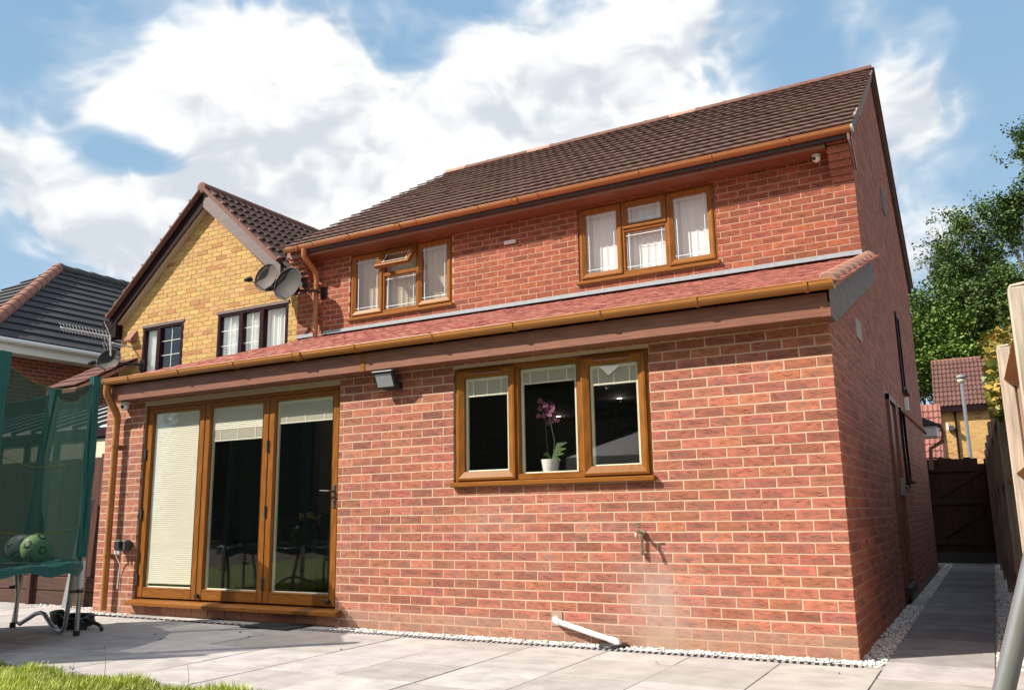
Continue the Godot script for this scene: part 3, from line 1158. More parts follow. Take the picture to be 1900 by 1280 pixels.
	var dq := [Vector3(-7.875, 4.868, -2.70), Vector3(-7.40, 4.868, -2.70), Vector3(-7.40, 7.262, -6.4), Vector3(-7.455, 7.262, -6.4)]
	mb.quad(dq[0], dq[1], dq[2], dq[3], norm)
	mb.quad(dq[0] - norm * 0.04, dq[1] - norm * 0.04, dq[2] - norm * 0.04, dq[3] - norm * 0.04, -norm)
	mb.quad(dq[0], dq[3], dq[3] - norm * 0.04, dq[0] - norm * 0.04, Vector3.LEFT)
	part("roof_deck", mb, M.charcoal, mr)
	mb = MB.new()
	mb.sweep(PackedVector2Array([Vector2(-6.4, 7.25), Vector2(-6.4, 7.30), Vector2(-10.2, 4.87), Vector2(-10.2, 4.82)]), Vector3(-7.45, 0, 0), Vector3(0, 0, 1), Vector3.UP, Vector3(7.49, 0, 0))
	part("rear_slope", mb, M.terracotta, mr)
	var x := -7.44
	while x < -0.1:
		var rt := MB.new()
		rt.lathe([Vector2(0.0, 0), Vector2(0.098, 0), Vector2(0.102, 0.01), Vector2(0.102, 0.05), Vector2(0.095, 0.07), Vector2(0.095, 0.445), Vector2(0.0, 0.445)], Vector3(x, 7.245, -6.4), Basis(Vector3(0, 0, 1), -PI / 2), 18)
		part("ridge_tile", rt, M.ridge if x > -7.2 and r.randf() > 0.12 else M.terracotta_pink, mr)
		x += 0.4375
	for s in [1.0, -1.0]:
		mb = MB.new()
		var z0 := -2.66 if s > 0 else -10.14
		mb.sweep(PackedVector2Array([Vector2(z0, 4.82), Vector2(z0, 4.70), Vector2(-6.4, 7.11), Vector2(-6.4, 7.235)]), Vector3(-0.036, 0, 0), Vector3(0, 0, 1), Vector3.UP, Vector3(0.022, 0, 0))
		part("bargeboard", mb, M.fascia, mr)
		mb = MB.new()
		mb.sweep(PackedVector2Array([Vector2(z0, 4.855), Vector2(z0, 4.823), Vector2(-6.4, 7.238), Vector2(-6.4, 7.275)]), Vector3(-0.036, 0, 0), Vector3(0, 0, 1), Vector3.UP, Vector3(0.052, 0, 0))
		part("verge_mortar", mb, M.mortar_grey, mr)
	# eaves of the main roof
	mb = MB.new()
	mb.bx(-7.80, -0.27, 4.695, 4.83, -2.755, -2.735, 0.004)
	part("fascia", mb, M.fascia, h)
	mb = MB.new()
	mb.bx(-7.80, -0.27, 4.697, 4.705, -3.0, -2.755)
	part("soffit", mb, M.fascia, h)
	mb = MB.new()
	mb.bx(-0.285, -0.268, 4.69, 4.80, -2.735, -2.725, 0.002)
	part("joint_cover", mb, M.barge, h)
	g = group_part("gutter", h)
	mb = MB.new()
	gutter_run(mb, -7.80, 0.02, 4.838, -2.676, 0.056, 0.1)
	part("channel", mb, M.gutter_up, g)
	for bx in [-7.285, -6.61, -5.46, -4.49, -3.63, -2.31, -1.45, -0.617]:
		gutter_clip(g, bx, 4.838, -2.676, 0.056, 0.1, M.gutter_up, 0.022)
	for bx in [-7.6, -5.77, -3.95]:
		gutter_clip(g, bx, 4.838, -2.676, 0.056, 0.1, M.gutter_up, 0.09)
	for e in [-7.81, 0.015]:
		mb = MB.new()
		mb.sweep(half_round(0.061, 0.058, 0.1), Vector3(e - 0.008, 4.84, -2.676), Vector3(0, 0, 1), Vector3.UP, Vector3(0.02, 0, 0))
		part("stop_end", mb, M.gutter_up if e < -1 else M.pale_steel, g)
	dp = group_part("downpipe", h)
	mb = MB.new()
	mb.tube([Vector3(-7.47, 4.79, -2.676), Vector3(-7.47, 4.70, -2.676), Vector3(-7.468, 4.66, -2.70), Vector3(-7.43, 4.51, -2.86), Vector3(-7.43, 4.47, -2.90), Vector3(-7.43, 4.38, -2.915)], 0.042, 12)
	part("swan_neck", mb, M.gutter_up, dp)
	mb = MB.new()
	mb.tube([Vector3(-7.43, 4.43, -2.915), Vector3(-7.43, 3.50, -2.915)], 0.036, 14)
	part("pipe", mb, M.gutter_up, dp)
	for y in [4.30, 3.78]:
		mb = MB.new()
		mb.tube([Vector3(-7.43, y - 0.012, -2.915), Vector3(-7.43, y + 0.012, -2.915)], 0.042, 14)
		mb.bx(-7.49, -7.37, y - 0.012, y + 0.012, -3.0, -2.96)
		part("pipe_clip", mb, M.gutter_up, dp)
	# corbelled brick kneelers at both ends of the eaves
	for side in [[-0.262, -0.040], [-7.87, -7.60]]:
		var cb := group_part("corbel", h)
		for k in 5:
			var d := 0.035 + k * 0.045
			for q in 2:
				var w: float = (side[1] - side[0] - 0.01) / 2.0
				var a: float = side[0] + q * (w + 0.01)
				var cm := MB.new()
				cm.col = red_tint(r, 0.0)
				cm.bx(a, a + w, 4.385 + k * 0.068, 4.385 + k * 0.068 + 0.062, -3.0, -3.0 + d, 0.006)
				part("brick", cm, M.red, cb)
			var mm := MB.new()
			mm.bx(side[0] + 0.003, side[1] - 0.003, 4.380 + k * 0.068, 4.380 + k * 0.068 + 0.068, -2.999, -3.0 + d - 0.012)
			part("mortar_bed", mm, M.mortar_grey, cb)
		var cap := MB.new()
		cap.bx(side[0], side[1], 4.726, 4.82, -3.0, -2.745, 0.004)
		part("cap_board", cap, M.fascia, cb)
	mb = MB.new()
	mb.bar(Vector3(-0.014, 4.80, -2.72), Vector3(-0.014, 4.50, -3.02), 0.02, 0.07)
	part("verge_bracket", mb, M.fascia, h)


func gutter_clip(g: Node3D, x: float, y: float, z: float, rad: float, sq: float, m: Material, w: float) -> void:
	var mb := MB.new()
	mb.sweep(half_round(rad + 0.008, 0.010, sq), Vector3(x - w / 2, y + 0.002, z), Vector3(0, 0, 1), Vector3.UP, Vector3(w, 0, 0))
	if w > 0.05:
		for s in [0.0, w - 0.014]:
			mb.sweep(half_round(rad + 0.012, 0.012, sq), Vector3(x - w / 2 + s, y + 0.002, z), Vector3(0, 0, 1), Vector3.UP, Vector3(0.014, 0, 0))
	part("bracket", mb, m, g)


func blind_slats(p: Node, x0: float, x1: float, y_top: float, y_bot: float, z: float, pitch: float, tilt: float, bottom: bool) -> void:
	var y := y_top
	var bas := Basis(Vector3.RIGHT, tilt)
	var mb := MB.new()
	mb.quad(bas * Vector3(0, -pitch * 0.62, 0.0), bas * Vector3(x1 - x0, -pitch * 0.62, 0), bas * Vector3(x1 - x0, 0, 0.0022), bas * Vector3(0, 0, 0.0022), Vector3(0, 0, 1))
	mb.quad(bas * Vector3(0, 0, 0.0022), bas * Vector3(x1 - x0, 0, 0.0022), bas * Vector3(x1 - x0, pitch * 0.62, 0), bas * Vector3(0, pitch * 0.62, 0), Vector3(0, 0, 1))
	var ms := mb.mesh()
	while y > y_bot:
		inst("slat", ms, M.slat, p, Transform3D(Basis.IDENTITY, Vector3(x0, y, z)))
		y -= pitch
	if bottom:
		mb = MB.new()
		mb.bx(x0, x1, y_bot - 0.012, y_bot + 0.008, z - 0.006, z + 0.008, 0.002)
		part("bottom_rail", mb, M.slat, p)


# slats pulled up into a stack, with the cords that hang over it
func blind_stack(p: Node, x0: float, x1: float, y0: float, y1: float, z: float) -> void:
	var mb := MB.new()
	var k := y0 + 0.014
	while k < y1:
		mb.bx(x0, x1, k, k + 0.0035, z - 0.007, z + 0.007)
		k += 0.0058
	part("slat_stack", mb, M.slat, p)
	mb = MB.new()
	mb.bx(x0, x1, y0 - 0.008, y0 + 0.010, z - 0.008, z + 0.008, 0.002)
	part("bottom_rail", mb, M.slat, p)
	for f in [0.14, 0.5, 0.86]:
		mb = MB.new()
		var x := lerpf(x0, x1, f)
		mb.bx(x - 0.004, x + 0.004, y0 - 0.008, y1, z + 0.0085, z + 0.0105)
		part("ladder_cord", mb, M.white, p)


func kitchen_window(h: Node3D) -> void:
	var w := group_part("window", h)
	var z := -0.012
	var x0 := -3.135
	var x1 := -1.352
	var y0 := 1.245
	var y1 := 2.222
	var a := -2.535
	var b := -1.945
	var mb := MB.new()
	mb.bx(x0, x0 + 0.055, y0, y1, z - 0.075, z, 0.004)
	part("frame", mb, M.oak_v, w)
	mb = MB.new()
	mb.bx(x1 - 0.055, x1, y0, y1, z - 0.075, z, 0.004)
	part("frame", mb, M.oak_v, w)
	mb = MB.new()
	mb.bx(a - 0.028, a + 0.028, y0 + 0.05, y1 - 0.05, z - 0.074, z - 0.001, 0.004)
	part("mullion", mb, M.oak_v, w)
	mb = MB.new()
	mb.bx(b - 0.028, b + 0.028, y0 + 0.05, y1 - 0.05, z - 0.074, z - 0.001, 0.004)
	part("mullion", mb, M.oak_v, w)
	mb = MB.new()
	mb.bx(x0 + 0.055, x1 - 0.055, y0, y0 + 0.05, z - 0.075, z, 0.004)
	part("frame", mb, M.oak_h, w)
	mb = MB.new()
	mb.bx(x0 + 0.055, x1 - 0.055, y1 - 0.05, y1, z - 0.075, z, 0.004)
	part("frame", mb, M.oak_h, w)
	mb = MB.new()
	mb.bx(x0 - 0.02, x1 + 0.03, y0 - 0.045, y0 - 0.004, z - 0.06, 0.055, 0.007)
	part("sill", mb, M.oak_h, w)
	for s in [[x0 + 0.03, a - 0.004], [b + 0.022, x1 - 0.026]]:
		mb = MB.new()
		mb.ring([s[0], y0 + 0.012, s[1], y1 - 0.022], [s[0] + 0.064, y0 + 0.084, s[1] - 0.064, y1 - 0.086], z - 0.05, z + 0.022, z + 0.002)
		part("sash", mb, M.oak_v, w)
		glazing(w, s[0] + 0.064, s[1] - 0.064, y0 + 0.084, y1 - 0.086, z - 0.012, 0.125, true)
		mb = MB.new()
		mb.bx(s[0] + 0.12, s[1] - 0.12, y1 - 0.066, y1 - 0.046, z + 0.016, z + 0.034, 0.006)
		part("trickle_vent", mb, M.fascia, w)
	mb = MB.new()
	mb.ring([a + 0.02, y0 + 0.035, b - 0.02, y1 - 0.036], [a + 0.034, y0 + 0.05, b - 0.034, y1 - 0.05], z - 0.05, z + 0.001, z - 0.016)
	part("bead", mb, M.oak_v, w)
	glazing(w, a + 0.034, b - 0.034, y0 + 0.05, y1 - 0.05, z - 0.026, 0.095, true)
	# the small paper bunting stuck inside the right-hand light
	mb = MB.new()
	mb.sweep(PackedVector2Array([Vector2(-1.765, 2.118), Vector2(-1.585, 2.112), Vector2(-1.690, 2.040)]), Vector3(0, 0, z - 0.006), Vector3.RIGHT, Vector3.UP, Vector3(0, 0, 0.003))
	part("paper_triangle", mb, M.white, w)


# sealed unit: glass, cream spacer frame, the blind between
func glazing(p: Node, x0: float, x1: float, y0: float, y1: float, z: float, drop: float, stacked: bool) -> void:
	add_pane(p, x0, x1, y0, y1, z, M.glass_dark if false else M.glass)
	var mb := MB.new()
	mb.ring([x0, y0, x1, y1], [x0 + 0.024, y0 + 0.012, x1 - 0.024, y1 - 0.034], z - 0.03, z - 0.008, z - 0.012)
	part("spacer", mb, M.cream, p)
	if stacked:
		blind_stack(p, x0 + 0.026, x1 - 0.026, y1 - 0.034 - drop, y1 - 0.034, z - 0.020)


func bifold(h: Node3D) -> void:
	var z := -0.03
	var fr := group_part("door_frame", h)
	var mb := MB.new()
	mb.bx(-7.212, -7.185, 0.16, 2.203, z - 0.07, z + 0.006, 0.003)
	part("jamb", mb, M.oak_v, fr)
	mb = MB.new()
	mb.bx(-4.452, -4.426, 0.16, 2.203, z - 0.07, z + 0.006, 0.003)
	part("jamb", mb, M.oak_v, fr)
	mb = MB.new()
	mb.bx(-7.185, -4.452, 2.168, 2.203, z - 0.07, z + 0.006, 0.003)
	part("head", mb, M.oak_h, fr)
	mb = MB.new()
	mb.sweep(PackedVector2Array([Vector2(-0.1, 0.10), Vector2(0.085, 0.10), Vector2(0.085, 0.128), Vector2(0.03, 0.150), Vector2(-0.1, 0.155)]), Vector3(-7.22, 0, 0), Vector3(0, 0, 1), Vector3.UP, Vector3(2.87, 0, 0))
	part("door_sill", mb, M.oak_h, h)
	mb = MB.new()
	mb.bx(-7.215, -4.425, -0.05, 0.10, -0.1, 0.0)
	part("plinth", mb, M.mortar_grey, h)
	for k in 12:
		mb = MB.new()
		mb.col = Color(0.5, 0.75, 0.8).lerp(Color(0.4, 0.42, 0.45), rng.randf())
		mb.bx(-7.21 + k * 0.2325, -7.21 + k * 0.2325 + 0.222, 0.012, 0.092, 0.0, 0.008, 0.003)
		part("plinth_brick", mb, M.red, h)
	var edges := [-7.184, -6.285, -5.365, -4.453]
	for k in 3:
		var lf := group_part("door_leaf", h)
		var x0: float = edges[k] + 0.004
		var x1: float = edges[k + 1] - 0.004
		var y0 := 0.168
		var y1 := 2.166
		var gx0 := x0 + 0.075
		var gx1 := x1 - 0.075
		var gy0 := y0 + 0.095
		var gy1 := y1 - 0.04
		mb = MB.new()
		mb.bx(x0, gx0, y0, y1, z - 0.06, z, 0.005)
		part("stile", mb, M.oak_v, lf)
		mb = MB.new()
		mb.bx(gx1, x1, y0, y1, z - 0.06, z, 0.005)
		part("stile", mb, M.oak_v, lf)
		mb = MB.new()
		mb.bx(gx0, gx1, y0, gy0, z - 0.06, z - 0.001, 0.005)
		part("rail", mb, M.oak_h, lf)
		mb = MB.new()
		mb.bx(gx0, gx1, gy1, y1, z - 0.06, z - 0.001, 0.005)
		part("rail", mb, M.oak_h, lf)
		mb = MB.new()
		mb.ring([gx0 - 0.002, gy0 - 0.002, gx1 + 0.002, gy1 + 0.002], [gx0 + 0.012, gy0 + 0.012, gx1 - 0.012, gy1 - 0.012], z - 0.05, z + 0.004, z - 0.012)
		part("bead", mb, M.oak_v, lf)
		glazing(lf, gx0 + 0.010, gx1 - 0.010, gy0 + 0.010, gy1 - 0.010, z - 0.022, 0.12, false)
		var bx0 := gx0 + 0.036
		var bx1 := gx1 - 0.036
		if k == 0:
			blind_slats(lf, bx0, bx1, gy1 - 0.05, gy0 + 0.06, z - 0.036, 0.0205, -0.30, true)
		elif k == 1:
			blind_slats(lf, bx0, bx1, gy1 - 0.05, gy1 - 0.235, z - 0.036, 0.0205, -0.35, false)
			blind_stack(lf, bx0, bx1, gy1 - 0.36, gy1 - 0.235, z - 0.042)
		else:
			blind_slats(lf, bx0, bx1, gy1 - 0.05, gy1 - 0.155, z - 0.036, 0.0205, -0.5, false)
			blind_stack(lf, bx0, bx1, gy1 - 0.235, gy1 - 0.155, z - 0.042)
		# hinges on the left edge, and the bolts low down
		for hy in [0.30, 0.98, 1.62]:
			if k == 1:
				continue
			mb = MB.new()
			mb.tube([Vector3(x0 - 0.003, hy, z + 0.010), Vector3(x0 - 0.003, hy + 0.11, z + 0.010)], 0.012, 10)
			part("hinge", mb, M.charcoal, lf)
		mb = MB.new()
		if k == 1:
			mb.tube([Vector3(x0 + 0.03, 0.21, z), Vector3(x0 + 0.03, 0.21, z + 0.03)], 0.022, 12)
			part("bolt_knob", mb, M.black, lf)
		if k == 2:
			mb.bx(x1 - 0.105, x1 - 0.055, 0.20, 0.232, z, z + 0.025, 0.004)
			part("bolt_knob", mb, M.black, lf)
			mb = MB.new()
			mb.bx(x1 - 0.053, x1 - 0.022, 1.05, 1.265, z, z + 0.010, 0.005)
			part("handle_plate", mb, M.charcoal, lf)
			mb = MB.new()
			mb.tube([Vector3(x1 - 0.038, 1.205, z + 0.006), Vector3(x1 - 0.038, 1.205, z + 0.05), Vector3(x1 - 0.06, 1.207, z + 0.058), Vector3(x1 - 0.165, 1.212, z + 0.055)], 0.009, 8)
			part("handle", mb, M.black, lf)
			mb = MB.new()
			mb.tube([Vector3(x1 - 0.038, 1.115, z + 0.008), Vector3(x1 - 0.038, 1.115, z + 0.016)], 0.009, 10)
			part("lock_cylinder", mb, M.chrome, lf)


func side_openings(h: Node3D) -> void:
	# side door in the shaded gable wall
	var d := group_part("side_door", h)
	var mb := MB.new()
	for s in [-3.87, -4.60]:
		mb.bx(-0.06, -0.002, 0.15, 2.20, s - 0.06, s)
		part("frame", mb, M.fascia, d)
		mb = MB.new()
	mb.bx(-0.06, -0.002, 2.14, 2.20, -4.60, -3.87)
	part("frame", mb, M.fascia, d)
	mb = MB.new()
	mb.bx(-0.055, -0.035, 0.15, 2.14, -4.60, -3.93)
	part("door_panel", mb, M.fascia, d)
	mb = MB.new()
	mb.bx(-0.035, 0.01, 1.10, 1.30, -4.56, -4.52, 0.004)
	mb.tube([Vector3(0.0, 1.20, -4.54), Vector3(0.05, 1.20, -4.54), Vector3(0.055, 1.205, -4.42)], 0.011, 8)
	part("handle", mb, M.steel, d)
	mb = MB.new()
	mb.bx(-0.04, 0.03, 0.06, 0.15, -4.62, -3.87, 0.006)
	part("door_step", mb, M.charcoal, d)
	# small window with its top light propped open
	var w := group_part("side_window", h)
	mb = MB.new()
	for s in [-5.40, -5.90]:
		mb.bx(-0.07, -0.01, 1.30, 2.20, s - 0.05, s)
		part("frame", mb, M.plum_frame, w)
		mb = MB.new()
	mb.bx(-0.07, -0.01, 1.30, 1.35, -5.90, -5.45)
	part("frame", mb, M.plum_frame, w)
	mb = MB.new()
	mb.bx(-0.07, -0.01, 2.15, 2.20, -5.90, -5.45)
	part("frame", mb, M.plum_frame, w)
	mb = MB.new()
	mb.bx(-0.05, -0.045, 1.35, 2.15, -5.90, -5.45)
	part("pane", mb, M.glass_dark, w)
	mb = MB.new()
	var b := Basis(Vector3(0, 0, 1), 0.70)
	mb.box(Vector3(0.105, 2.02, -5.66), Vector3(0.03, 0.36, 0.46), 0.004, b)
	part("open_light", mb, M.fascia, w)
	mb = MB.new()
	mb.bx(-0.08, 0.03, 1.265, 1.30, -6.0, -5.36, 0.004)
	part("sill", mb, M.black, w)
	w = group_part("side_window", h)
	mb = MB.new()
	for s in [-6.30, -6.70]:
		mb.bx(-0.07, -0.015, 2.53, 3.61, s - 0.05, s)
		part("frame", mb, M.plum_frame, w)
		mb = MB.new()
	mb.bx(-0.07, -0.015, 2.53, 2.58, -6.70, -6.35)
	part("frame", mb, M.plum_frame, w)
	mb = MB.new()
	mb.bx(-0.07, -0.015, 3.56, 3.61, -6.70, -6.35)
	part("frame", mb, M.plum_frame, w)
	mb = MB.new()
	mb.bx(-0.05, -0.045, 2.58, 3.56, -6.70, -6.35)
	part("pane", mb, M.glass_dark, w)
	mb = MB.new()
	mb.bx(-0.08, 0.03, 2.49, 2.53, -6.8, -6.26, 0.004)
	part("sill", mb, M.black, w)
	# vents
	mb = MB.new()
	mb.bx(0.0, 0.016, 2.405, 2.575, -1.75, -1.47, 0.003)
	for k in 9:
		mb.bx(0.014, 0.020, 2.418 + k * 0.0172, 2.426 + k * 0.0172, -1.73, -1.49)
	part("air_vent", mb, M.white_dirty, h)
	mb = MB.new()
	mb.bx(-0.036, -0.02, 5.05, 5.40, -6.55, -6.20, 0.004)
	for k in 7:
		mb.bx(-0.022, -0.012, 5.08 + k * 0.045, 5.095 + k * 0.045, -6.53, -6.22)
	part("air_vent", mb, M.grey_box, h)
	mb = MB.new()
	mb.bx(-0.036, 0.02, 2.24, 2.42, -6.36, -6.30, 0.006)
	part("air_vent", mb, M.white, h)
	mb = MB.new()
	mb.bx(-4.30, -4.125, 4.385, 4.435, -2.995, -2.962, 0.008)
	part("air_vent", mb, M.pale_steel, h)
	# canopy over the front corner, seen past the rear of the gable
	var c := group_part("porch", h)
	mb = MB.new()
	mb.sweep(PackedVector2Array([Vector2(-0.2, 2.36), Vector2(-0.12, 2.54), Vector2(0.22, 2.36)]), Vector3(0, 0, -10.9), Vector3.RIGHT, Vector3.UP, Vector3(0, 0, 0.7))
	part("porch_roof", mb, M.charcoal, c)
	mb = MB.new()
	mb.bx(-0.14, 0.15, 2.17, 2.355, -10.9, -10.25, 0.01)
	part("porch_fascia", mb, M.pale_steel, c)
	mb = MB.new()
	mb.tube([Vector3(0.22, 2.36, -10.3), Vector3(0.25, 2.22, -10.3), Vector3(0.22, 2.08, -10.3), Vector3(0.02, 1.96, -10.3), Vector3(0.0, 1.6, -10.3)], 0.034, 10)
	part("downpipe", mb, M.fascia, c)


# ---------------------------------------------------------------- ground
func build_ground() -> void:
	var r := RandomNumberGenerator.new()
	r.seed = 301
	var mb := MB.new()
	mb.quad(Vector3(-250, -0.06, -250), Vector3(250, -0.06, -250), Vector3(250, -0.06, 120), Vector3(-250, -0.06, 120), Vector3.UP)
	structure(part("ground", mb, M.soil))
	mb = MB.new()
	mb.bx(-13.5, 1.0, -0.058, -0.018, 2.435, 17.0)
	structure(part("lawn", mb, M.lawn))
	mb = MB.new()
	mb.bx(-13.5, 1.45, -0.056, -0.006, -1.0, 2.43)
	mb.bx(0.02, 1.0, -0.056, -0.007, -11.0, -1.0)
	var pt := structure(part("patio", mb, M.bed))
	var tones := []
	for i in 10:
		var k := r.randf_range(0.42, 0.56)
		tones.append(Color(k * 1.02, k * r.randf_range(0.955, 0.985), k * r.randf_range(0.925, 0.965)))
	var xs := []
	for k in range(-15, 9):
		xs.append(-4.68 + 0.605 * k)
	var spots := []
	for k in xs.size() - 1:
		var zs := [0.262, 0.595, 1.2, 1.8, 2.42]
		if xs[k] < -8.0:
			zs = [-0.34, 0.262, 0.595, 1.2, 1.8, 2.42]
		for j in zs.size() - 1:
			spots.append([xs[k], xs[k + 1], zs[j], zs[j + 1]])
	var pz := 1.71
	while pz > -10.6:
		spots.append([0.16, 0.775, pz - 0.58, pz])
		if pz > 0.5:
			spots.append([0.775, 1.38, pz - 0.58, pz])
		pz -= 0.58
	spots.append([0.775, 1.38, 0.02, 0.55])
	spots.append([0.02, 0.155, -4.3, -3.62])
	for k in 5:
		spots.append([-7.2 + k * 0.56, -6.64 + k * 0.56, 0.012, 0.195])
	for s in spots:
		var sm := MB.new()
		var c: Color = tones[r.randi_range(0, 9)]
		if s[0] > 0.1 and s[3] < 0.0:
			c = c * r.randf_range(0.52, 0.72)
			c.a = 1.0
		sm.col = c
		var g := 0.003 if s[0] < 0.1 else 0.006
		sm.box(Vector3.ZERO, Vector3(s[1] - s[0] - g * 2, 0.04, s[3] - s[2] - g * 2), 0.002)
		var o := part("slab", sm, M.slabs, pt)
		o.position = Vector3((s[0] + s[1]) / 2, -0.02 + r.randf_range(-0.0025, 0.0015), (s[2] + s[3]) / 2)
		o.rotation = Vector3(r.randf_range(-0.003, 0.003), r.randf_range(-0.003, 0.003), r.randf_range(-0.003, 0.003))
	# white pebbles
	var pb := MB.new()
	var base := [Vector3(1, 0, 0), Vector3(0, 0, 1), Vector3(-1, 0, 0), Vector3(0, 0, -1)]
	var rings := []
	for q in 3:
		var ring := []
		for k in 7:
			var a := TAU * k / 7.0 + q * 0.4
			var rad: float = [0.72, 1.0, 0.66][q] * r.randf_range(0.85, 1.12)
			ring.append(Vector3(cos(a) * rad, [-0.45, 0.0, 0.5][q], sin(a) * rad * 0.8))
		rings.append(ring)
	for q in 2:
		for k in 7:
			var m := (k + 1) % 7
			var na: Vector3 = rings[q][k].normalized()
			pb.squad(rings[q][k], rings[q][m], rings[q + 1][m], rings[q + 1][k], na, rings[q][m].normalized(), rings[q + 1][m].normalized(), rings[q + 1][k].normalized())
	for k in 7:
		pb.tri(rings[2][k], rings[2][(k + 1) % 7], Vector3(0.05, 0.68, 0), Vector3.UP)
	var pm := pb.mesh()
	var beds := [[-4.36, 0.0, 0.012, 0.172, 1.0], [0.0, 0.155, -3.6, 0.18, 1.0], [0.03, 0.155, -10.5, -4.32, 0.8], [0.785, 0.99, -10.5, -3.5, 0.8], [0.785, 1.02, -3.5, 0.01, 1.0], [-8.1, -7.22, 0.02, 0.19, 0.75], [-9.2, -8.0, -0.27, -0.08, 0.6]]
	var xf := []
	var cols := []
	for b in beds:
		var n := int((b[1] - b[0]) * (b[3] - b[2]) * 3000 * b[4])
		for i in n:
			var s := r.randf_range(0.008, 0.0165)
			var lift := r.randf_range(-0.008, 0.007)
			xf.append(Transform3D(Basis.from_euler(Vector3(r.randf_range(-0.5, 0.5), r.randf() * TAU, r.randf_range(-0.5, 0.5))) * Basis.from_scale(Vector3(s, s * r.randf_range(0.6, 1.0), s)), Vector3(r.randf_range(b[0], b[1]), -0.004 + lift, r.randf_range(b[2], b[3]))))
			var k := r.randf_range(0.66, 0.86)
			if r.randf() < 0.12:
				k *= r.randf_range(0.35, 0.75)
			cols.append(Color(k, k * 0.985, k * 0.965))
	var gr := multi("gravel", pm, M.pebble, xf, self, cols)
	tag(gr, "white pebbles in narrow beds along the brick walls and the path", "gravel")
	# drain
	var dr := thing("drain_channel", "narrow slotted drainage channel running between the white pebbles and the patio slabs", "drain")
	mb = MB.new()
	mb.bx(-7.95, 0.045, -0.05, -0.005, 0.184, 0.260)
	part("channel", mb, M.black, dr)
	mb = MB.new()
	mb.bx(-7.95, 0.045, -0.022, 0.003, 0.180, 0.187)
	mb.bx(-7.95, 0.045, -0.022, -0.001, 0.254, 0.261)
	part("edge_rail", mb, M.charcoal, dr)
	var bm := MB.new()
	bm.box(Vector3.ZERO, Vector3(0.022, 0.014, 0.066), 0.002, Basis(Vector3.UP, 0.2))
	var bmesh := bm.mesh()
	var x := 0.03
	while x > -7.9:
		if x > -5.0:
			inst("bar", bmesh, M.flash, dr, Transform3D(Basis.IDENTITY, Vector3(x, -0.0045, 0.2205)))
			x -= 0.047
		else:
			inst("bar", bmesh, M.charcoal, dr, Transform3D(Basis.IDENTITY, Vector3(x, -0.0045, 0.2205)))
			x -= 0.09
	# lawn grass
	mb = MB.new()
	for k in 9:
		var a := r.randf() * TAU
		var o := Vector3(r.randf_range(-0.035, 0.035), 0, r.randf_range(-0.035, 0.035))
		var hgt := r.randf_range(0.035, 0.078)
		var lean := Vector3(cos(a), 0, sin(a)) * r.randf_range(0.01, 0.045)
		var w := Vector3(-sin(a), 0, cos(a)) * 0.0022
		var t := r.randf_range(0.75, 1.1)
		mb.col = Color(0.36 * t, 0.46 * t, 0.05 * t) if r.randf() > 0.2 else Color(0.48, 0.44, 0.14)
		var mid := o + lean * 0.4 + Vector3(0, hgt * 0.6, 0)
		mb.quad(o - w, o + w, mid + w * 0.8, mid - w * 0.8, Vector3(lean.x, 0.3, lean.z))
		mb.tri(mid - w * 0.8, mid + w * 0.8, o + lean + Vector3(0, hgt, 0), Vector3(lean.x, 0.3, lean.z))
	var gm := mb.mesh()
	xf = []
	cols = []
	var tuft := noise(1.4, 2, 17)
	for i in 15000:
		var p := Vector3(r.randf_range(-8.5, -0.8), -0.02, 2.445 + pow(r.randf(), 1.4) * 2.6)
		var g := tuft.get_noise_2d(p.x, p.z)
		if p.z < 2.50 and g < -0.05:
			continue
		var s := r.randf_range(0.55, 1.0) * (1.0 + g * 0.7)
		xf.append(Transform3D(Basis(Vector3.UP, r.randf() * TAU) * Basis.from_scale(Vector3(1, s, 1)), p))
		var t := clampf(0.92 + g * 0.5 + r.randf_range(-0.12, 0.12), 0.5, 1.2)
		cols.append(Color(t, t * 0.98, t * 0.9))
	var ga := multi("grass", gm, M.grass, xf, self, cols)
	tag(ga, "bright sunlit lawn grass along the front edge of the patio", "grass")
	# weeds gone to seed at the lawn's edge
	var wl := ["tall thin weed with a reddish seed head at the lawn edge", "short leafy weed with one bare stalk in the lawn edge", "dark dry grass stalk leaning over the lawn edge"]
	var wp := [Vector3(-4.22, -0.02, 2.45), Vector3(-3.42, -0.02, 2.47), Vector3(-4.56, -0.02, 2.44)]
	for k in 3:
		var w := thing("weed", wl[k], "weed", wp[k])
		mb = MB.new()
		mb.tube([Vector3.ZERO, Vector3(0.01, 0.07, 0), Vector3(0.004 if k < 2 else 0.05, [0.21, 0.15, 0.09][k], 0.01)], [0.0022, 0.0016, 0.001], 5)
		mb.col = Color(0.10, 0.13, 0.04) if k < 2 else Color(0.06, 0.04, 0.03)
		part("stalk", recolor(mb), M.plain, w)
		mb = MB.new()
		mb.col = [Color(0.30, 0.06, 0.05), Color(0.12, 0.17, 0.03), Color(0.05, 0.03, 0.02)][k]
		for j in 7:
			var a := r.randf() * TAU
			var b := Vector3(cos(a), r.randf_range(0.2, 1.2), sin(a)) * 0.028
			var o := Vector3(0.004, 0.18, 0.008) + Vector3(0, j * 0.005, 0) if k == 0 else Vector3(0.0, 0.0 + j * 0.006, 0)
			if k == 1:
				b *= 1.8
			if k == 0:
				b *= 0.35
			mb.quad(o, o + b * 0.5 + Vector3(0.006, 0, 0), o + b, o + b * 0.5 - Vector3(0.006, 0, 0), Vector3(0, 0, 1))
		part("seed_head" if k == 0 else "leaves", mb, M.plain, w)
	# mat, fallen leaves
	var mt := MB.new()
	mt.bx(-5.24, -4.66, 0.0, 0.012, 0.02, 0.36, 0.004)
	tag(part("door_mat", mt, M.black_matt), "black rubber mat lying on the slabs in front of the folding doors", "mat")
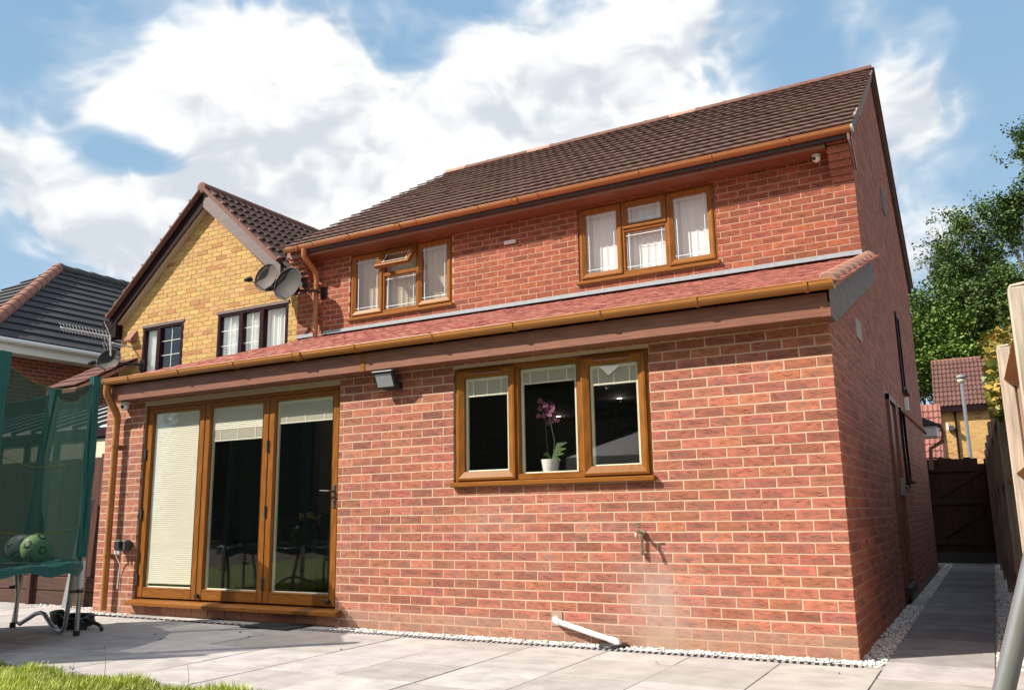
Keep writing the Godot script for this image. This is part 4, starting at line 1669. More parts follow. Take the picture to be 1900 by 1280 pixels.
	var lp := [Vector3(-5.30, 0.0, 1.16), Vector3(-5.55, 0.0, 1.02), Vector3(-4.66, 0.0, 0.80), Vector3(-3.50, 0.0, 1.0), Vector3(-1.16, 0.0, 0.62), Vector3(-0.05, 0.0, 0.52), Vector3(-4.95, 0.0, 0.62)]
	var ll := ["curled brown dead leaf on the slabs, largest of the litter, left of the mat", "small dark leaf on the slabs near the trampoline", "dark speck of leaf in front of the black mat's right edge", "dead leaf on the slabs below the kitchen window's left end", "small dead leaf on the pale slabs below the garden tap", "dark crumb of leaf by the right end of the drain", "dead leaf just in front of the black mat"]
	for k in lp.size():
		var lm := MB.new()
		var s := 0.032 if k == 0 else r.randf_range(0.012, 0.02)
		lm.col = Color(0.10, 0.065, 0.03) if k == 0 else Color(0.05, 0.035, 0.025)
		lm.quad(Vector3(-s, 0.004, 0), Vector3(0, 0.012, -s * 0.5), Vector3(s, 0.006, 0), Vector3(0, 0.001, s * 0.5), Vector3.UP)
		lm.tri(Vector3(s, 0.006, 0), Vector3(s * 1.5, 0.009, s * 0.1), Vector3(s * 0.9, 0.006, s * 0.15), Vector3.UP)
		var o := part("fallen_leaf", lm, M.plain)
		o.position = lp[k]
		o.rotation.y = r.randf() * TAU
		tag(o, ll[k], "leaf", "leaf litter on the patio")


func recolor(mb: MB) -> MB:
	for i in mb.c.size():
		mb.c[i] = mb.col
	return mb


# ---------------------------------------------------------------- things on the house
func dish(label: String, ctr: Vector3, face: Vector3, w: float, hgt: float, mount: Vector3, mesh_col: Color, sd: int) -> void:
	var d := thing("satellite_dish", label, "satellite dish", ctr, "satellite dishes on the neighbour's gable")
	var z := face.normalized()
	var x := Vector3.UP.cross(z).normalized()
	var y := z.cross(x)
	var b := Basis(x, y, z)
	var mb := MB.new()
	mb.col = mesh_col
	var n := 28
	var rings := []
	for q in 7:
		var f := q / 6.0
		var ring := []
		for k in n:
			var a := TAU * k / n
			ring.append(Vector3(cos(a) * w * f, sin(a) * hgt * f, 0.10 * (f * f - 1.0)))
		rings.append(ring)
	for q in 6:
		for k in n:
			var m := (k + 1) % n
			var N := []
			for p in [rings[q][k], rings[q][m], rings[q + 1][m], rings[q + 1][k]]:
				N.append((b * Vector3(-p.x * 0.5 / w, -p.y * 0.5 / hgt, 1.0)).normalized())
			mb.squad(b * rings[q][k], b * rings[q][m], b * rings[q + 1][m], b * rings[q + 1][k], N[0], N[1], N[2], N[3])
			var e := Vector3(0, 0, -0.006)
			mb.squad(b * (rings[q][k] + e), b * (rings[q][m] + e), b * (rings[q + 1][m] + e), b * (rings[q + 1][k] + e), -N[0], -N[1], -N[2], -N[3])
	part("reflector", mb, M.plain, d)
	mb = MB.new()
	var rim := []
	for k in n + 1:
		var a := TAU * k / n
		rim.append(b * Vector3(cos(a) * w, sin(a) * hgt, 0.0))
	mb.tube(rim, 0.006, 5, false)
	part("rim", mb, M.charcoal, d)
	var foot := b * Vector3(0, -hgt * 0.93, 0.0)
	var tip := b * Vector3(0, -hgt * 0.90, 0.30)
	mb = MB.new()
	mb.tube([b * Vector3(0, -hgt * 0.97, -0.03), foot + b * Vector3(0, -0.01, 0.0), tip], 0.010, 6)
	part("arm", mb, M.grey_box, d)
	mb = MB.new()
	var dir := (b * Vector3(0, 0.1, -0.15) - tip).normalized()
	mb.tube([tip - dir * 0.09, tip - dir * 0.03, tip - dir * 0.03, tip + dir * 0.03], [0.024, 0.024, 0.036, 0.038], 10)
	part("receiver", mb, M.black, d)
	mb = MB.new()
	var back := b * Vector3(0, -hgt * 0.15, -0.165)
	mb.box(back, Vector3(0.11, 0.14, 0.07), 0.008, b)
	mb.tube([back, mount - ctr + Vector3(0, 0, 0.16), mount - ctr], 0.021, 8)
	mb.box(mount - ctr, Vector3(0.11, 0.17, 0.02), 0.004)
	part("bracket", mb, M.black, d)


func build_fittings() -> void:
	# floodlight under the eaves
	var f := thing("floodlight", "black square floodlight tilted down under the extension gutter", "floodlight", Vector3(-3.79, 2.13, 0.0))
	var b := Basis(Vector3.RIGHT, 0.42)
	var mb := MB.new()
	mb.box(Vector3(0, 0.045, 0.13), Vector3(0.215, 0.16, 0.035), 0.006, b)
	part("housing", mb, M.black, f)
	mb = MB.new()
	mb.box(Vector3(0, 0.045, 0.13) + b * Vector3(0, 0, 0.019), Vector3(0.175, 0.122, 0.004), 0.0, b)
	part("lens", mb, M.flash, f)
	mb = MB.new()
	mb.box(Vector3(0, 0.045, 0.13) + b * Vector3(0, 0.085, 0.004), Vector3(0.22, 0.012, 0.055), 0.003, b)
	part("hood", mb, M.grey_box, f)
	mb = MB.new()
	mb.bar(Vector3(0.06, 0.0, 0.01), Vector3(0.06, 0.03, 0.12), 0.012, 0.03)
	mb.bar(Vector3(-0.06, 0.0, 0.01), Vector3(-0.06, 0.03, 0.12), 0.012, 0.03)
	mb.bx(-0.07, 0.10, -0.035, 0.03, 0.006, 0.075, 0.006)
	part("bracket", mb, M.black, f)
	# cameras
	var cl := ["white dome security camera under the eaves at the left corner above the doors", "white dome security camera under the main roof's eaves near the right gable"]
	var cp := [Vector3(-7.43, 2.262, 0.09), Vector3(-0.38, 4.695, -2.87)]
	for k in 2:
		var c := thing("security_camera", cl[k], "security camera", cp[k], "security cameras under the eaves")
		mb = MB.new()
		mb.lathe([Vector2(0.0, 0.0), Vector2(0.045, 0.0), Vector2(0.045, -0.018), Vector2(0.038, -0.03), Vector2(0.0, -0.03)], Vector3.ZERO, Basis.IDENTITY, 18)
		part("base", mb, M.white, c)
		mb = MB.new()
		var prof := []
		for q in 11:
			var a := -PI / 2 + PI * q / 10.0
			prof.append(Vector2(cos(a) * 0.044, sin(a) * 0.044))
		mb.lathe(prof, Vector3(0, -0.052, 0.008), Basis.IDENTITY, 20)
		part("ball_housing", mb, M.white, c)
		mb = MB.new()
		var look := Vector3(0.25 if k == 0 else -0.5, -0.25, 0.9).normalized()
		mb.tube([Vector3(0, -0.052, 0.008) + look * 0.03, Vector3(0, -0.052, 0.008) + look * 0.046], 0.019, 14)
		part("lens", mb, M.black, c)
	# garden tap
	var t := thing("garden_tap", "brass garden tap with T-handle on the brick wall below the kitchen window", "tap", Vector3(-1.452, 0.80, 0.006))
	mb = MB.new()
	mb.tube([Vector3(0, 0.015, 0.0), Vector3(0, 0.018, 0.02)], 0.026, 12)
	mb.tube([Vector3(0, 0.018, 0.02), Vector3(0, 0.03, 0.10)], 0.012, 10)
	mb.tube([Vector3(0, 0.03, 0.085), Vector3(0, 0.028, 0.12), Vector3(0, 0.01, 0.137), Vector3(0, -0.02, 0.14)], [0.013, 0.013, 0.012, 0.012], 10)
	part("body", mb, M.chrome, t)
	mb = MB.new()
	mb.tube([Vector3(0, 0.035, 0.095), Vector3(0.0, 0.062, 0.107), Vector3(0, 0.062, 0.107), Vector3(0, 0.082, 0.114)], [0.013, 0.013, 0.006, 0.006], 8)
	mb.bar(Vector3(-0.034, 0.078, 0.113), Vector3(0.034, 0.092, 0.118), 0.009, 0.012)
	part("handle", mb, M.chrome, t)
	mb = MB.new()
	mb.tube([Vector3(0, 0.015, 0.018), Vector3(0.0, -0.02, 0.024), Vector3(0.0, -0.13, 0.024)], 0.011, 10)
	mb.tube([Vector3(0, -0.115, 0.024), Vector3(0, -0.145, 0.024)], 0.016, 8)
	part("supply_pipe", mb, M.chrome, t)
	# waste pipe
	var w := thing("waste_pipe", "white plastic waste pipe sloping down the wall into a black gully", "pipe", Vector3(-2.19, 0.165, 0.0))
	mb = MB.new()
	mb.tube([Vector3(0, 0, -0.01), Vector3(0, 0, 0.035), Vector3(0.02, -0.005, 0.055), Vector3(0.05, -0.016, 0.058)], [0.026, 0.026, 0.026, 0.025], 14)
	part("elbow", mb, M.white, w)
	mb = MB.new()
	mb.tube([Vector3(0.03, -0.010, 0.057), Vector3(0.50, -0.127, 0.062)], 0.021, 14)
	part("pipe", mb, M.white, w)
	mb = MB.new()
	mb.tube([Vector3(0.46, -0.117, 0.062), Vector3(0.51, -0.128, 0.064), Vector3(0.53, -0.14, 0.066), Vector3(0.533, -0.19, 0.066)], 0.027, 14)
	part("elbow", mb, M.white, w)
	mb = MB.new()
	mb.lathe([Vector2(0.0, 0), Vector2(0.03, 0), Vector2(0.03, 0.012), Vector2(0.10, 0.014), Vector2(0.11, 0.004), Vector2(0.11, -0.01)], Vector3(0.50, -0.155, 0.075), Basis.IDENTITY, 16)
	part("gully_cover", mb, M.black, w)
	mb = MB.new()
	mb.bx(-0.045, 0.05, -0.05, 0.06, 0.004, 0.009, 0.003)
	part("mortar_patch", mb, M.mortar_grey, w)
	# outdoor socket
	var s := thing("outdoor_socket", "black weatherproof outdoor socket box with two white plugs beside the downpipe", "socket", Vector3(-7.345, 0.70, 0.0))
	mb = MB.new()
	mb.bx(-0.085, 0.075, -0.055, 0.060, 0.006, 0.085, 0.012)
	part("box", mb, M.charcoal, s)
	mb = MB.new()
	mb.bx(-0.09, 0.02, -0.04, 0.065, 0.075, 0.115, 0.02)
	part("cover", mb, M.black, s)
	for x in [-0.07, -0.015]:
		mb = MB.new()
		mb.tube([Vector3(x, -0.05, 0.09), Vector3(x, -0.085, 0.09)], [0.016, 0.014], 10)
		part("plug", mb, M.white, s)
	mb = MB.new()
	mb.tube([Vector3(-0.07, -0.08, 0.09), Vector3(-0.075, -0.12, 0.07), Vector3(-0.06, -0.2, 0.03), Vector3(-0.09, -0.3, 0.02), Vector3(-0.095, -0.45, 0.02)], 0.006, 6)
	part("cable", mb, M.white, s)
	# dishes and aerial on the neighbour's wall
	dish("dusty brown oval satellite dish on yellow brick, left of the darker dish", Vector3(-8.155, 4.46, -2.62), Vector3(0.06, 0.22, 0.97), 0.205, 0.215, Vector3(-7.95, 4.43, -2.99), Color(0.075, 0.058, 0.050), 1)
	dish("black oval satellite dish on a bracket beside the upper downpipe", Vector3(-7.68, 4.28, -2.58), Vector3(0.05, 0.22, 0.97), 0.24, 0.255, Vector3(-7.36, 4.18, -2.99), Color(0.011, 0.010, 0.011), 2)
	dish("dark grey round satellite dish at the lower left corner of the yellow gable", Vector3(-11.62, 3.57, -2.60), Vector3(0.20, 0.20, 0.95), 0.235, 0.19, Vector3(-11.30, 3.50, -2.99), Color(0.024, 0.024, 0.027), 3)
	var cb := MB.new()
	for k in 2:
		cb.tube([Vector3(-7.42 + k * 0.03, 4.10, -2.97), Vector3(-7.50 + k * 0.04, 3.95, -2.98), Vector3(-7.56 + k * 0.05, 3.78, -2.985), Vector3(-7.72 + k * 0.02, 3.58, -2.985)], 0.007, 5)
	tag(part("aerial_cable", cb, M.black), "pair of slack black cables hanging down the brick from the black dish", "cable")
	var a := thing("tv_aerial", "grey rooftop TV aerial with many crossbars left of the yellow gable", "aerial", Vector3(-11.62, 3.75, -2.6))
	mb = MB.new()
	mb.tube([Vector3(0.04, -0.12, 0.0), Vector3(0.05, 0.22, 0.05)], 0.014, 8)
	mb.bar(Vector3(0.05, 0.10, 0.0), Vector3(0.05, 0.08, -0.40), 0.02, 0.02)
	part("mast", mb, M.pale_steel, a)
	mb = MB.new()
	var p0 := Vector3(-1.20, 0.49, 0.12)
	var p1 := Vector3(0.05, 0.20, 0.06)
	mb.tube([p0, p1], 0.011, 6)
	part("boom", mb, M.pale_steel, a)
	for k in 15:
		var q := p0.lerp(p1, (k + 0.3) / 15.0)
		var el := MB.new()
		el.tube([q + Vector3(0.05, 0.055, 0.07), q - Vector3(0.05, 0.055, 0.07)], 0.006, 5)
		part("crossbar", el, M.pale_steel, a)
	for s2 in [1.0, -1.0]:
		for k in 3:
			var el := MB.new()
			var q := p1 + Vector3(-0.03 - k * 0.04, s2 * (0.07 + k * 0.055), 0)
			el.tube([q + Vector3(0.09, 0.05, 0.10), q - Vector3(0.09, 0.05, 0.10)], 0.006, 5)
			part("reflector_bar", el, M.pale_steel, a)
	# orchid and kitchen tap on the inside sill
	var sill := MB.new()
	sill.bx(-3.13, -1.36, 1.215, 1.262, -0.36, -0.1)
	tag(part("window_board", sill, M.room_pale), "inner window board behind the kitchen window glass", "shelf")
	var o := thing("orchid", "pink orchid in a tapered white pot behind the middle kitchen pane", "houseplant", Vector3(-2.315, 1.262, -0.20))
	mb = MB.new()
	mb.lathe([Vector2(0, 0), Vector2(0.056, 0), Vector2(0.060, 0.01), Vector2(0.080, 0.150), Vector2(0.074, 0.150), Vector2(0.07, 0.135), Vector2(0, 0.135)], Vector3.ZERO, Basis.IDENTITY, 22)
	part("pot", mb, M.white, o)
	var r := RandomNumberGenerator.new()
	r.seed = 411
	for k in 2:
		mb = MB.new()
		mb.col = Color(0.07, 0.10, 0.03)
		var sx := -0.02 + k * 0.045
		mb.tube([Vector3(sx, 0.13, 0), Vector3(sx + (0.02 if k == 1 else -0.01), 0.30, 0.0), Vector3(sx - 0.012, 0.47, 0.01), Vector3(sx - 0.05 + k * 0.03, 0.60, 0.02)], 0.0035, 5)
		part("stem", recolor(mb), M.plain, o)
	for k in 19:
		mb = MB.new()
		var c := Vector3(r.randf_range(-0.085, 0.085), r.randf_range(0.45, 0.64), r.randf_range(-0.02, 0.06))
		mb.col = Color(0.13, 0.025, 0.075).lerp(Color(0.22, 0.07, 0.14), r.randf())
		for j in 5:
			var an := TAU * j / 5.0 + r.randf()
			var u := Vector3(cos(an), sin(an), 0.25) * 0.026
			var sd := Vector3(-sin(an), cos(an), 0) * 0.013
			mb.quad(c, c + u * 0.6 + sd, c + u * 1.15, c + u * 0.6 - sd, Vector3(0, 0, 1))
		part("flower", mb, M.plain, o)
	for k in 5:
		mb = MB.new()
		mb.col = Color(0.045, 0.10, 0.022)
		var dx: float = [0.16, 0.13, 0.10, -0.06, 0.15][k]
		var dy: float = [0.14, 0.05, 0.0, 0.05, 0.09][k]
		var st := Vector3(0.01, 0.14, 0)
		var pts := [st, st + Vector3(dx * 0.4, dy * 0.7 + 0.02, 0.02), st + Vector3(dx, dy, 0.03)]
		for j in 2:
			var w0: float = [0.012, 0.024][j]
			var w1: float = [0.024, 0.004][j]
			mb.quad(pts[j] + Vector3(0, w0, 0), pts[j] - Vector3(0, w0, 0), pts[j + 1] - Vector3(0, w1, 0), pts[j + 1] + Vector3(0, w1, 0), Vector3(0, 0.2, 1))
		part("leaf", mb, M.plain, o)
	var kt := thing("kitchen_tap", "chrome spring-neck kitchen tap behind the right edge of the middle pane", "tap", Vector3(-2.13, 1.0, -0.52))
	mb = MB.new()
	mb.tube([Vector3(0, 0, 0), Vector3(0, 0.42, 0)], 0.010, 8)
	part("riser", mb, M.steel, kt)
	mb = MB.new()
	var coil := []
	for k in 90:
		var f2 := k / 89.0
		var an := f2 * TAU * 14
		var ax := Vector3(sin(f2 * PI) * 0.05 - f2 * 0.06, 0.40 + sin(f2 * PI * 0.9) * 0.16, 0)
		coil.append(ax + Vector3(cos(an), 0, sin(an)) * 0.016)
	mb.tube(coil, 0.0035, 4)
	part("spring_neck", mb, M.steel, kt)
	# dim dining furniture behind the doors
	var dt := thing("dining_table", "dark dining table standing in the gloom behind the folding doors", "table", Vector3(-5.6, 0.09, -1.5))
	mb = MB.new()
	mb.bx(-0.75, 0.75, 0.72, 0.76, -0.45, 0.45, 0.008)
	part("tabletop", mb, M.room_floor, dt)
	for sx2 in [-0.68, 0.68]:
		for sz in [-0.38, 0.38]:
			mb = MB.new()
			mb.bx(sx2 - 0.035, sx2 + 0.035, 0, 0.72, sz - 0.035, sz + 0.035)
			part("leg", mb, M.room_floor, dt)
	for k in 2:
		var ch := thing("dining_chair", ["dark chair at the table seen through the middle door pane", "dark chair seen through the right-hand door pane"][k], "chair", Vector3(-6.0 + k * 0.8, 0.09, -1.15 + k * 0.1), "dining chairs")
		mb = MB.new()
		mb.bx(-0.21, 0.21, 0.44, 0.48, -0.2, 0.2, 0.01)
		part("seat", mb, M.room_floor, ch)
		mb = MB.new()
		mb.bx(-0.2, 0.2, 0.55, 0.92, 0.17, 0.2, 0.01)
		part("backrest", mb, M.room_floor, ch)
		for sx2 in [-0.18, 0.18]:
			for sz in [-0.17, 0.18]:
				mb = MB.new()
				mb.bx(sx2 - 0.018, sx2 + 0.018, 0, 0.55 if sz > 0 else 0.44, sz - 0.018, sz + 0.018)
				part("leg", mb, M.room_floor, ch)
	var fb := thing("flower_bowl", "bowl of yellow flowers on the dining table inside", "flowers", Vector3(-5.95, 0.85, -1.25))
	mb = MB.new()
	mb.lathe([Vector2(0, 0), Vector2(0.06, 0), Vector2(0.12, 0.09), Vector2(0.11, 0.09), Vector2(0, 0.03)], Vector3.ZERO, Basis.IDENTITY, 16)
	part("bowl", mb, M.room_floor, fb)
	for k in 14:
		mb = MB.new()
		mb.col = Color(0.5, 0.33, 0.03).lerp(Color(0.15, 0.2, 0.03), r.randf() * 0.7)
		var c := Vector3(r.randf_range(-0.15, 0.15), r.randf_range(0.09, 0.17), r.randf_range(-0.1, 0.1))
		mb.lathe([Vector2(0, -0.02), Vector2(0.032, -0.004), Vector2(0.026, 0.016), Vector2(0, 0.02)], c, Basis.IDENTITY, 8)
		part("flower", recolor(mb), M.plain, fb)


# ---------------------------------------------------------------- trampoline and toys
func build_trampoline() -> void:
	var r := RandomNumberGenerator.new()
	r.seed = 501
	var ctr := Vector3(-6.85, 0, 2.34)
	var t := thing("trampoline", "round trampoline with green safety net and grey tube legs at the patio edge", "trampoline", ctr)
	var rad := 1.22
	var out := Vector3(0.561, 0, -0.828)
	var px := []
	for k in 6:
		px.append(out.rotated(Vector3.UP, TAU * (k - (0.06 if k == 5 else 0.0)) / 6.0) * rad)
	var lean := [Vector3.ZERO, Vector3(0.19, 0, -0.10), Vector3.ZERO, Vector3.ZERO, Vector3.ZERO, Vector3.ZERO]
	px[1] += Vector3(0.07, 0, -0.04)
	var mb := MB.new()
	var ring := []
	for k in 49:
		ring.append(out.rotated(Vector3.UP, TAU * k / 48.0) * (rad - 0.02) + Vector3(0, 0.60, 0))
	mb.tube(ring, 0.021, 10, false)
	part("rim", mb, M.steel, t)
	mb = MB.new()
	for k in 40:
		mb.tri(Vector3(0, 0.585, 0), out.rotated(Vector3.UP, TAU * k / 40.0) * 0.98 + Vector3(0, 0.595, 0), out.rotated(Vector3.UP, TAU * (k + 1) / 40.0) * 0.98 + Vector3(0, 0.595, 0), Vector3.UP)
	part("jumping_mat", mb, M.black_matt, t)
	mb = MB.new()
	for k in 72:
		var pts := []
		for q in 4:
			for e in [0, 1]:
				var a: float = TAU * (k + e) / 72.0
				var wv := sin(a * 17.0 + q) * 0.010
				var rr: float = [0.93, 1.10, 1.225, 1.235][q]
				var yy: float = [0.612, 0.635 + wv, 0.625 + wv, 0.555 + wv * 2.0 + 0.02 * sin(a * 5.0)][q]
				pts.append(out.rotated(Vector3.UP, a) * rr + Vector3(0, yy, 0))
		for q in 3:
			mb.quad(pts[q * 2], pts[q * 2 + 1], pts[q * 2 + 3], pts[q * 2 + 2], pts[q * 2].normalized() + Vector3.UP)
	part("pad", mb, M.teal, t)
	# poles in gathered fabric sleeves
	for k in 6:
		mb = MB.new()
		mb.tube([px[k] + Vector3(0, 0.0, 0), px[k] + lean[k] + Vector3(0, 2.2, 0)], 0.019, 10)
		part("pole", mb, M.steel, t)
		mb = MB.new()
		mb.tube([px[k] + Vector3(0, 0.0, 0), px[k] + Vector3(0, 0.045, 0)], 0.027, 10)
		part("foot_cap", mb, M.black, t)
		mb = MB.new()
		mb.tube([px[k] + Vector3(0, 0.40, 0), px[k] + Vector3(0, 0.63, 0)], 0.027, 12)
		part("pole_socket", mb, M.pale_steel, t)
		mb = MB.new()
		mb.tube([px[k] + Vector3(0, 0.36, 0), px[k] + Vector3(0, 0.385, 0)], 0.030, 12)
		mb.bar(px[k] + Vector3(0, 0.372, 0), px[k] * 0.93 + Vector3(0, 0.372, 0), 0.02, 0.025)
		part("clamp", mb, M.charcoal, t)
		mb = MB.new()
		var rings := []
		var n := 20
		var inn: Vector3 = -px[k].normalized()
		var tan := inn.cross(Vector3.UP)
		for q in 25:
			var y := 0.66 + (2.26 - 0.66) * q / 24.0
			var w := lerpf(0.046, 0.066, q / 24.0)
			var rg := []
			for j in n:
				var a := TAU * j / n
				var f := 1.0 + 0.16 * sin(a * 5.0 + q * 0.21 + k) + 0.10 * sin(a * 8.0 - q * 0.34)
				rg.append(px[k] + lean[k] * y / 2.2 + Vector3(0, y, 0) + tan * cos(a) * w * f + inn * (sin(a) * 0.040 * f + 0.01))
			rings.append(rg)
		for q in 24:
			for j in n:
				var m := (j + 1) % n
				mb.quad(rings[q][j], rings[q][m], rings[q + 1][m], rings[q + 1][j], rings[q][j] - px[k] - lean[k] * rings[q][j].y / 2.2 - Vector3(0, rings[q][j].y, 0))
		for j in range(1, n - 1):
			mb.tri(rings[24][0], rings[24][j], rings[24][j + 1], Vector3.UP)
		part("sleeve", mb, M.teal, t)
	# legs: pairs of poles share a W-shaped tube
	for k in [0, 2, 4]:
		var a: Vector3 = px[k]
		var b: Vector3 = px[(k + 1) % 6]
		var ai := a.lerp(b, 0.11) * 0.985
		var bi := b.lerp(a, 0.06) * 0.985
		mb = MB.new()
		mb.tube([a * 0.97 + Vector3(0, 0.58, 0) + (b - a) * 0.05, ai + Vector3(0, 0.30, 0), ai + (b - a) * 0.03 + Vector3(0, 0.07, 0), ai + (b - a) * 0.07 + Vector3(0, 0.026, 0), a.lerp(b, 0.26) + Vector3(0, 0.026, 0), a.lerp(b, 0.34) + Vector3(0, 0.04, 0), a.lerp(b, 0.50) + Vector3(0, 0.15, 0), a.lerp(b, 0.56) + Vector3(0, 0.16, 0), a.lerp(b, 0.64) + Vector3(0, 0.145, 0), b.lerp(a, 0.12) + Vector3(0, 0.04, 0), bi + Vector3(0, 0.06, 0), bi + Vector3(0, 0.30, 0), b * 0.97 + Vector3(0, 0.58, 0)], 0.019, 10)
		part("leg_frame", mb, M.steel, t)
	# net panels, sagging between the poles
	for k in 6:
		mb = MB.new()
		var a: Vector3 = px[k] * 0.985
		var b: Vector3 = px[(k + 1) % 6] * 0.985
		var gx := 18
		var gy := 16
		var P := []
		for i in gx + 1:
			var f := float(i) / gx
			var col := []
			for j in gy + 1:
				var g := float(j) / gy
				var top := 2.22 - 0.15 * pow(sin(PI * f), 0.8)
				var y := lerpf(0.63, top, g)
				var o := a.lerp(b, f) + (lean[k] as Vector3).lerp(lean[(k + 1) % 6], f) * y / 2.2
				o *= 1.0 - 0.05 * sin(PI * f) * sin(PI * g)
				o += o.normalized() * (0.012 * sin(f * 23.0 + g * 5.0 + k) * g)
				col.append(Vector3(o.x, y, o.z))
			P.append(col)
		for i in gx:
			for j in gy:
				mb.quad(P[i][j], P[i + 1][j], P[i + 1][j + 1], P[i][j + 1], P[i][j])
		part("net", mb, M.netting, t)
		for q in [0, 1, 2]:
			mb = MB.new()
			var line := []
			for i in gx + 1:
				var s: Vector3 = P[i][[3, 9, 16][q]]
				line.append(s * Vector3(1.004, 1, 1.004) - Vector3(0, 0.03 * sin(PI * i / gx), 0) * (1.0 if q < 2 else 0.0))
			mb.tube(line, 0.003, 4, false)
			part("net_cord", mb, M.net_band, t)
	# footballs on the mat
	var dirs := []
	var gold := (1.0 + sqrt(5.0)) / 2.0
	for s1 in [-1.0, 1.0]:
		for s2 in [-1.0, 1.0]:
			dirs.append(Vector3(0, s1, s2 * gold).normalized())
			dirs.append(Vector3(s1, s2 * gold, 0).normalized())
			dirs.append(Vector3(s2 * gold, 0, s1).normalized())
	var balls := [["pale green football with black panels inside the trampoline net", Color(0.42, 0.66, 0.30), Vector3(-6.45, 0.745, 1.58), 0.125], ["grey football half hidden behind the pale green one", Color(0.36, 0.36, 0.38), Vector3(-6.82, 0.74, 1.50), 0.12]]
	for bl in balls:
		mb = MB.new()
		var nu := 56
		var nv := 36
		var turn := Basis.from_euler(Vector3(0.4, 0.7 if bl[3] > 0.122 else 2.1, 0.2))
		for i in nv:
			for j in nu:
				var Q := []
				for c in [[i, j], [i, j + 1], [i + 1, j + 1], [i + 1, j]]:
					var th: float = PI * c[0] / nv
					var ph: float = TAU * c[1] / nu
					Q.append(Vector3(sin(th) * cos(ph), cos(th), sin(th) * sin(ph)))
				var mid: Vector3 = turn * ((Q[0] + Q[2]) * 0.5).normalized()
				var best := -1.0
				for d in dirs:
					best = maxf(best, mid.dot(d))
				mb.col = Color(0.02, 0.025, 0.02) if best > 0.952 and best < 0.988 else bl[1]
				if best > 0.905 and best < 0.912:
					mb.col = bl[1] * 0.6
				mb.squad(Q[0] * bl[3], Q[1] * bl[3], Q[2] * bl[3], Q[3] * bl[3], Q[0], Q[1], Q[2], Q[3])
		var o := part("football", mb, M.ball)
		o.position = bl[2]
		tag(o, bl[0], "ball")
	# coil of black hose beneath
	mb = MB.new()
	var hp := []
	for k in 120:
		var a := TAU * k / 30.0
		hp.append(Vector3(cos(a) * (0.22 - 0.012 * sin(k * 0.3)), 0.02 + k * 0.0008 + (0.04 if cos(a + 0.8) < -0.5 else 0.0), sin(a) * 0.15))
	for k in 8:
		hp.append(Vector3(0.22 + k * 0.035, 0.11 - k * 0.013, 0.01 + 0.02 * sin(k)))
	mb.tube(hp, 0.017, 7)
	var ho := part("hose", mb, M.black)
	ho.position = Vector3(-6.68, 0.0, 1.03)
	tag(ho, "coil of black hose lying on the slabs under the trampoline", "hose")


# ---------------------------------------------------------------- fences and gate
func board_mesh(w: float, hgt: float, thick: float, col: Color, r: RandomNumberGenerator) -> MB:
	var mb := MB.new()
	mb.col = col
	mb.box(Vector3(0, hgt / 2, 0), Vector3(w, hgt, thick), 0.003, Basis(Vector3(0, 0, 1), r.randf_range(-0.006, 0.006)))
	return mb


